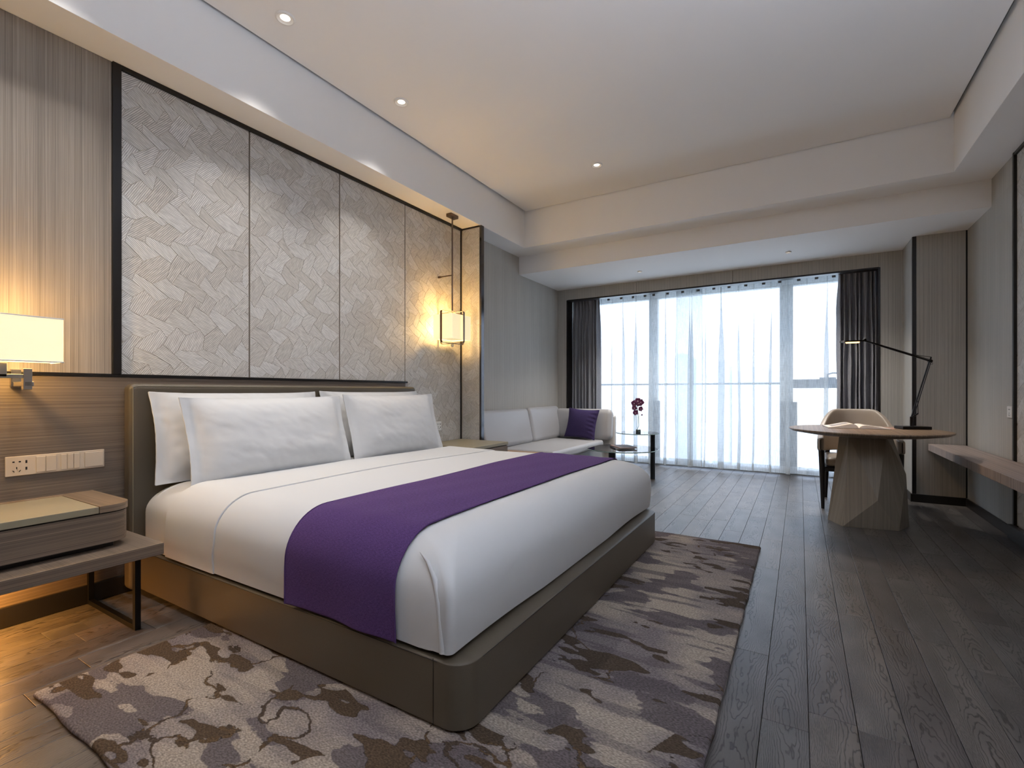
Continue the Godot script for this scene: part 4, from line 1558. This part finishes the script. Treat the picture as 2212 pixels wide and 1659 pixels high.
func tables() -> void:
	var up := Vector3(-1.612, 0.545, -5.507)
	var lo := Vector3(-1.752, 0.368, -5.372)
	var t := thing("side_table", "two-tier side table with round smoked glass tops on dark posts", "side table", Vector3(-1.7, 0, -5.45))
	part("upper_glass_top", disc(up, 0.243, 0.010), M.smoke_glass, t)
	part("lower_glass_top", disc(lo, 0.40, 0.012), M.smoke_glass, t)
	for e in [[up, 0.243, 0.005], [lo, 0.40, 0.006]]:
		var ring := []
		for k in 65:
			var a := TAU * k / 64.0
			ring.append(e[0] + Vector3(cos(a) * e[1], e[2], sin(a) * e[1]))
		part("glass_rim", mb().tube(ring, 0.0032, 6), M.glass_edge, t)
	var p1 := Vector3(-1.468, 0, -5.624)
	var p2 := Vector3(-1.853, 0, -5.322)
	part("tall_post", mb().lathe([Vector2(0, 0.012), Vector2(0.027, 0.012), Vector2(0.027, 0.012), Vector2(0.027, 0.545), Vector2(0.027, 0.545), Vector2(0, 0.545)], p1, 28), M.post, t)
	part("short_post", mb().lathe([Vector2(0, 0.012), Vector2(0.040, 0.012), Vector2(0.040, 0.012), Vector2(0.040, 0.368), Vector2(0.040, 0.368), Vector2(0, 0.368)], p2, 28), M.post, t)
	for e in [[p1, 0.029], [p2, 0.042]]:
		part("foot", mb().lathe([Vector2(0, 0), Vector2(e[1], 0), Vector2(e[1], 0), Vector2(e[1], 0.012), Vector2(e[1], 0.012), Vector2(0, 0.012)], e[0], 28), M.chrome, t)
	# vase
	var vb := Vector3(-1.600, 0.555, -5.495)
	var vs := thing("vase", "slim clear glass bottle vase on the upper glass top", "vase", vb)
	part("glass_body", mb().lathe([Vector2(0.0, 0.002), Vector2(0.026, 0.002), Vector2(0.029, 0.006), Vector2(0.029, 0.06), Vector2(0.025, 0.11), Vector2(0.015, 0.15), Vector2(0.012, 0.18), Vector2(0.014, 0.185)], vb, 32), M.vase, vs)
	part("foot", mb().lathe([Vector2(0, 0.0), Vector2(0.027, 0.0), Vector2(0.0275, 0.004), Vector2(0.0275, 0.030), Vector2(0.026, 0.036), Vector2(0, 0.036)], vb, 28), M.vase_foot, vs)
	# orchid
	var orc := thing("orchid", "stem of purple orchid flowers standing in the glass vase", "flower", vb + Vector3(0, 0.037, 0))
	var right := Vector3(0.857, 0, -0.515)
	var fw := Vector3(-0.515, 0, -0.857)
	var stem := [vb + Vector3(0, 0.038, 0) - right * 0.012, vb + Vector3(0, 0.08, 0) + right * 0.006, vb + Vector3(0, 0.13, 0) + right * 0.004, vb + Vector3(0, 0.19, 0) + right * 0.002, vb + Vector3(0, 0.25, 0) - right * 0.006, vb + Vector3(0, 0.31, 0) - right * 0.016, vb + Vector3(0, 0.37, 0) - right * 0.012]
	part("stem", mb().tube(stem, 0.003, 8), M.stem, orc)
	var fl := [[-0.055, 0.340, 0.037, 0.0], [-0.012, 0.365, 0.040, 0.6], [0.022, 0.350, 0.040, -0.4], [0.0, 0.335, 0.036, 0.2], [-0.052, 0.285, 0.032, -0.5], [0.022, 0.275, 0.030, 0.9], [-0.038, 0.232, 0.034, 0.4]]
	for f in fl:
		var cpos: Vector3 = vb + right * f[0] + Vector3(0, f[1], 0) - fw * 0.02
		var r: float = f[2]
		var blo := mb()
		for k in 5:
			var a: float = TAU * k / 5.0 + f[3] + PI / 2
			var d := right * cos(a) + Vector3(0, sin(a), 0)
			var sd := d.cross(fw).normalized()
			var wide: float = 0.62 if k in [1, 4] else 0.42
			blo.grid(func(u: float, v: float) -> Vector3:
				var s := v * 2.0 - 1.0
				var half := r * wide * sin(PI * clampf(u * 0.92 + 0.04, 0.0, 1.0))
				return cpos + d * (r * u) + sd * (s * half) - fw * (0.010 * u * u - 0.006 * s * s + 0.003), 6, 4, Vector2(1, 1))
		var fn := part("flower", blo, M.orchid, orc)
		part("lip", mb().soft(cpos - fw * 0.006 - Vector3(0, r * 0.12, 0), Vector3(r * 0.4, r * 0.5, r * 0.4), Vector3(r * 0.19, r * 0.24, r * 0.19), 3, 1), M.orchid_core, fn)
		part("stalk", mb().tube([cpos, vb + Vector3(0, f[1] - 0.03, 0) - right * 0.010], 0.0018, 6), M.stem, fn)
	part("bud", mb().soft(vb + right * 0.042 + Vector3(0, 0.205, 0), Vector3(0.018, 0.020, 0.018), Vector3(0.0088, 0.0098, 0.0088), 3, 1), M.orchid, orc)
	part("bud_stalk", mb().tube([vb + right * 0.042 + Vector3(0, 0.205, 0), vb + Vector3(0, 0.185, 0)], 0.0016, 6), M.stem, orc)
	# magazines on the lower glass
	var mg := Vector3(-1.76, 0.380, -5.40)
	magazine(mg, 0.22, 0.29, 0.012, 0.55, M.print_dark, "dark covered magazine at the bottom of the pile on the side table")
	magazine(mg + Vector3(0.02, 0.0125, 0.01), 0.21, 0.28, 0.010, 0.72, M.print_warm, "pale brown magazine on top of the pile on the side table")


func magazine(c: Vector3, w: float, d: float, h: float, turn: float, m: Material, label: String) -> void:
	var o := thing("magazine", label, "magazine", c, turn, "magazines on the side table")
	part("pages", mb().span(Vector3(-w / 2 + 0.002, 0.0012, -d / 2 + 0.002), Vector3(w / 2 - 0.002, h - 0.0012, d / 2 - 0.002), 0.001), M.page, o, true)
	var cv := mb()
	cv.span(Vector3(-w / 2, 0, -d / 2), Vector3(w / 2, 0.0012, d / 2), 0.0)
	cv.span(Vector3(-w / 2, h - 0.0012, -d / 2), Vector3(w / 2, h, d / 2), 0.0)
	cv.span(Vector3(-w / 2, 0, -d / 2), Vector3(-w / 2 + 0.0012, h, d / 2), 0.0)
	part("cover", cv, m, o, true)
	part("cover_picture", mb().span(Vector3(-w * 0.40, h, -d * 0.30), Vector3(w * 0.40, h + 0.0004, d * 0.42), 0.0), M.page_grey, o, true)


# ---------------------------------------------------------------- desk, chair, lamp, book
func desk() -> void:
	var c := Vector3(0.445, 0, -4.70)
	var d := thing("desk", "round wooden desk on a faceted wooden pedestal", "desk", c)
	part("tabletop", mb().lathe([Vector2(0, 0.690), Vector2(0.40, 0.690), Vector2(0.50, 0.706), Vector2(0.525, 0.719), Vector2(0.528, 0.723), Vector2(0.527, 0.728), Vector2(0.523, 0.730), Vector2(0.523, 0.730), Vector2(0, 0.730)], c, 96), M.wood_table, d)
	var y := 0.690
	var A := Vector3(0.190, 0, -4.620)
	var B := Vector3(0.280, 0, -4.440)
	var C := Vector3(0.628, 0, -4.507)
	var D := Vector3(0.715, 0, -4.700)
	var E := Vector3(0.600, 0, -4.930)
	var F := Vector3(0.270, 0, -4.900)
	var T1 := Vector3(0.268, y, -4.600)
	var T2 := Vector3(0.325, y, -4.560)
	var T3 := Vector3(0.560, y, -4.585)
	var T4 := Vector3(0.610, y, -4.700)
	var T5 := Vector3(0.540, y, -4.840)
	var T6 := Vector3(0.330, y, -4.820)
	var Mf := Vector3(0.492, 0.225, -4.425)
	var Mr := Vector3(0.690, 0.40, -4.66)
	var Mb := Vector3(0.44, 0.24, -4.96)
	var mid := Vector3(0.445, 0.3, -4.70)
	var p := mb()
	for f in [[T1, T2, A], [T2, B, A], [T2, Mf, B], [T2, T3, Mf], [T3, C, Mf], [B, Mf, C], [T3, T4, Mr], [T3, Mr, C], [C, Mr, D], [T4, D, Mr], [T4, T5, E], [T4, E, D], [T5, T6, Mb], [T5, Mb, E], [E, Mb, F], [T6, F, Mb], [T6, T1, A], [T6, A, F]]:
		p.face(f, (f[0] + f[1] + f[2]) / 3.0 - mid)
	p.face([A, B, C, D, E, F], Vector3.DOWN)
	p.face([T1, T2, T3, T4, T5, T6], Vector3.UP)
	part("pedestal", p, M.wood_pedestal, d)
	# open book
	var bk := thing("open_book", "open book with pale pages lying on the desk", "book", Vector3(0.39, 0.73, -4.86))
	bk.rotation.y = deg_to_rad(6.0)
	for s in [-1.0, 1.0]:
		var fn := func(a: float, b: float) -> Vector3:
			var x: float = s * a * 0.205
			var h := (0.050 if s < 0 else 0.034) * (1.0 - exp(-a * 9.0)) * pow(1.0 - a, 1.25) + 0.006
			return Vector3(x, h, (b - 0.5) * 0.27)
		var blk := mb().grid(fn, 20, 6, Vector2(0.2, 0.27), s > 0)
		blk.grid(func(a: float, b: float) -> Vector3: return Vector3(s * a * 0.205, 0.002, (b - 0.5) * 0.27), 4, 2, Vector2(1, 1), s < 0)
		for e in [0.0, 1.0]:
			blk.grid(func(a: float, b: float) -> Vector3:
				var q: Vector3 = fn.call(a, e)
				return Vector3(q.x, lerpf(0.002, q.y, b), q.z), 20, 2, Vector2(1, 1), (s > 0) == (e > 0.5))
		blk.grid(func(a: float, b: float) -> Vector3:
			var q: Vector3 = fn.call(1.0, a)
			return Vector3(q.x, lerpf(0.002, q.y, b), q.z), 6, 2, Vector2(1, 1), s < 0)
		part("pages", blk, M.page, bk, true)
		part("printed_picture", mb().grid(func(a: float, b: float) -> Vector3: return fn.call(0.25 + a * 0.6, 0.2 + b * 0.55) + Vector3(0, 0.0006, 0), 12, 3, Vector2(1, 1), s > 0), M.page_grey, bk, true)
	part("cover", mb().span(Vector3(-0.21, 0.0, -0.14), Vector3(0.21, 0.0022, 0.14), 0.0005), M.print_dark, bk, true)
	var nb := thing("magazine", "thin pale magazine tucked under the open book on the desk", "magazine", Vector3(0.555, 0.73, -4.90), deg_to_rad(-12.0))
	part("cover", mb().span(Vector3(-0.10, 0.0001, -0.13), Vector3(0.11, 0.0017, 0.13), 0.0003), M.print_warm, nb, true)
	nb.position.z = -4.93
	desk_lamp()
	chair()


func desk_lamp() -> void:
	var b := Vector3(0.735, 0.73, -4.83)
	var right := Vector3(0.857, 0, -0.515)
	var fw := Vector3(-0.515, 0, -0.857)
	var o := thing("desk_lamp", "black jointed desk lamp with a glowing strip head", "desk lamp", b)
	var wdist := 3.82
	var at := func(u: float, vv: float) -> Vector3:
		return Vector3(0, 1.03, 0) + (fw + right * ((u - 1106.0) / 1036.4) + Vector3.UP * ((845.6 - vv) / 1036.4)) * wdist
	var foot: Vector3 = at.call(1969.0, 924.0)
	o.position = Vector3(foot.x, 0.73, foot.z)
	part("base", mb().box(Vector3.ZERO, Vector3(0.205, 0.024, 0.115), 0.003, Transform3D(Basis(Vector3.UP, deg_to_rad(22.0)), Vector3(foot.x, 0.742, foot.z) + right * 0.012)), M.black_metal, o)
	var j0: Vector3 = at.call(1971.0, 901.0)
	var j1: Vector3 = at.call(2010.0, 780.0)
	var j2: Vector3 = at.call(1868.0, 736.0)
	part("post", mb().box((Vector3(foot.x, 0.754, foot.z) + j0) * 0.5, Vector3(0.022, j0.y - 0.754 + 0.01, 0.022), 0.003), M.black_metal, o)
	var r1 := mb()
	r1.bar(j0 - right * 0.006, j1 - right * 0.006, 0.012, 0.010)
	r1.bar(j0 + right * 0.012, j1 + right * 0.008, 0.005, 0.006)
	part("lower_arm", r1, M.black_metal, o)
	var r2 := mb()
	r2.bar(j1, j2, 0.012, 0.012)
	r2.bar(j1 + Vector3(0, 0.012, 0), j2 + Vector3(0, 0.006, 0), 0.005, 0.004)
	part("upper_arm", r2, M.black_metal, o)
	part("elbow", mb().tube([j1 - fw * 0.012, j1 + fw * 0.012], 0.012, 14).bar(j1, at.call(2012.0, 771.0), 0.010, 0.010).bar(at.call(2012.0, 771.0), at.call(1962.0, 765.0), 0.004, 0.004), M.black_metal, o)
	part("linkage", mb().bar(j0, at.call(1984.0, 893.0), 0.010, 0.010).bar(at.call(1984.0, 893.0), at.call(1983.0, 866.0), 0.004, 0.004).tube([at.call(2012.0, 783.0), at.call(2016.0, 784.0), at.call(2015.0, 787.0), at.call(2009.0, 786.0)], 0.0015, 6), M.black_metal, o)
	var h0: Vector3 = at.call(1858.0, 736.5)
	var h1: Vector3 = at.call(1822.0, 738.0)
	var hd := part("head", mb().bar(h0, h1, 0.052, 0.012).bar(j2, h0, 0.014, 0.010).tube([j2 - fw * 0.010 + Vector3(0, 0.006, 0), j2 + fw * 0.010 + Vector3(0, 0.006, 0)], 0.010, 12), M.black_metal, o)
	var g0 := h0.lerp(h1, 0.12) - fw * 0.012 + Vector3(0, -0.0085, 0)
	var g1 := h0.lerp(h1, 0.88) - fw * 0.012 + Vector3(0, -0.0085, 0)
	part("lamp_strip", mb().tube([g0, g1], 0.0085, 12), M.lamp_glow, hd)
	part("head_cap", mb().bar(h1, h1 + (h1 - h0) * 0.10, 0.05, 0.014), M.chrome, hd)
	var l := SpotLight3D.new()
	l.name = "strip_light"
	o.add_child(l)
	l.position = (g0 + g1) * 0.5 + Vector3(0, -0.012, 0) - o.position
	l.rotation.x = -PI / 2
	l.light_energy = 0.25
	l.light_color = c8(255, 200, 130)
	l.spot_angle = 75.0
	l.spot_range = 8.0
	l.spot_attenuation = 2.0
	l.light_size = 0.05
	l.shadow_enabled = true


func chair() -> void:
	var c := Vector3(0.44, 0, -5.32)
	var o := thing("desk_chair", "taupe leather tub chair with black legs behind the desk", "chair", c)
	# shell: swept round from one arm front to the other
	var hw := 0.285
	var path := func(t: float) -> Vector2:   # t -1..1, z towards the desk is +
		var s := absf(t)
		var q: Vector2
		if s < 0.55:
			var a := s / 0.55 * PI / 2
			q = Vector2(sin(a) * hw * 0.96, -cos(a) * 0.27)
		else:
			var k := (s - 0.55) / 0.45
			q = Vector2(hw * lerpf(0.96, 1.0, k), k * 0.26)
		return Vector2(q.x * signf(t), q.y)
	var topy := func(t: float) -> float:
		var s := absf(t)
		if s < 0.18:
			return 0.862
		return lerpf(0.862, 0.635, smoothstep(0.18, 0.60, s)) - 0.02 * smoothstep(0.7, 1.0, s)
	var boty := func(t: float) -> float:
		return lerpf(0.47, 0.505, smoothstep(0.5, 0.9, absf(t)))
	var th := 0.026
	var fn := func(a: float, b: float) -> Vector3:
		var t := a * 2.0 - 1.0
		var q: Vector2 = path.call(t)
		var q1: Vector2 = path.call(minf(t + 0.01, 1.0))
		var q0: Vector2 = path.call(maxf(t - 0.01, -1.0))
		var d := (q1 - q0).normalized()
		var nrm := Vector2(d.y, -d.x)
		var y1: float = topy.call(t)
		var y0: float = boty.call(t)
		var ang := b * TAU
		var sx := signf(cos(ang)) * pow(absf(cos(ang)), 0.45)
		var sy := signf(sin(ang)) * pow(absf(sin(ang)), 0.30)
		var en := sqrt(maxf(0.02, 1.0 - pow(smoothstep(0.93, 1.0, absf(t)), 2.0)))
		var yy := lerpf(y0, y1, 0.5 + 0.5 * sy * lerpf(0.75, 1.0, en))
		var lean := (yy - 0.47) * 0.20 * (1.0 - smoothstep(0.2, 0.6, absf(t)))
		var w := q + nrm * th * sx * en
		return c + Vector3(w.x, yy, w.y - lean)
	part("shell", mb().grid(fn, 72, 40, Vector2(1.2, 0.8)), M.chair, o)
	part("seat", mb().soft(c + Vector3(0, 0.408, 0.02), Vector3(0.50, 0.085, 0.48), Vector3(0.05, 0.03, 0.05), 5, 4), M.chair, o)
	part("seat_rail", mb().span(c + Vector3(-0.265, 0.325, -0.20), c + Vector3(0.265, 0.365, 0.262), 0.006), M.black_leg, o)
	for sx in [-1.0, 1.0]:
		part("leg", mb().tube([c + Vector3(sx * 0.268, 0.0, 0.285), c + Vector3(sx * 0.272, 0.30, 0.272), c + Vector3(sx * 0.277, 0.505, 0.240)], [0.013, 0.021, 0.024], 12), M.black_leg, o)
		part("leg", mb().tube([c + Vector3(sx * 0.225, 0.0, -0.27), c + Vector3(sx * 0.215, 0.48, -0.20)], [0.013, 0.022], 12), M.black_leg, o)


# ---------------------------------------------------------------- right wall fittings
func right_wall() -> void:
	var s := thing("wall_shelf", "long floating wooden console shelf along the right wall", "shelf", Vector3(1.15, 0.5, -4.0))
	part("slab", mb().span(Vector3(1.012, 0.487, -5.765), Vector3(XR - 0.014, 0.548, -1.2), 0.002), M.wood_shelf, s)
	var p := thing("wall_panel", "patterned wall panel on the right wall, above the console shelf", "wall panel", Vector3(XR + 0.006, 0.1, -3.9))
	part("backing", mb().span(Vector3(XR + 0.006, 0.1, -4.655), Vector3(XR + 0.012, YS - 0.022, -3.1), 0.001), M.straw_back, p)
	straw_pieces(p, Rect2(2.65, 0.102, 2.0, YS - 0.126), func(q: Vector2) -> Vector3: return Vector3(XR + 0.006, q.y, -q.x), Vector3(-0.0022, 0, 0), 66, 1.15)
	var t := thing("wall_socket", "white wall socket on the right wall above the shelf", "wall socket", Vector3(XR, 0.88, -4.75))
	part("plate", mb().span(Vector3(XR - 0.010, 0.842, -4.79), Vector3(XR, 0.924, -4.70), 0.003), M.socket_white, t)
	socket_holes(t, Vector3(XR - 0.0105, 0.883, -4.745), 1.0, false)


# ---------------------------------------------------------------- the city outside
func outside() -> void:
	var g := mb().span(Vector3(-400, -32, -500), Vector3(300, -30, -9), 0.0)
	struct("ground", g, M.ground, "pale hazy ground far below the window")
	var at := [[-27.1, -135.0, 5.0, 10.0, 9.9, "tallest pale tower outside, seen left of the middle of the window"], [-17.9, -141.0, 3.6, 8.0, 8.0, "narrow pale tower outside, right of the tallest one"], [-9.4, -146.0, 10.4, 10.0, 6.4, "broad pale block outside, next to the right window post"]]
	for a in at:
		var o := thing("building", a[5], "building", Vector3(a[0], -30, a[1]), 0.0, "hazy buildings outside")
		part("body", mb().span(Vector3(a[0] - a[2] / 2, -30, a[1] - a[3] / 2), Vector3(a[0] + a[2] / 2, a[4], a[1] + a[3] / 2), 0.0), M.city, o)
		part("roof_block", mb().span(Vector3(a[0] - a[2] / 4, a[4], a[1] - a[3] / 4), Vector3(a[0] + a[2] / 5, a[4] + 1.2, a[1] + a[3] / 4), 0.0), M.city, o)
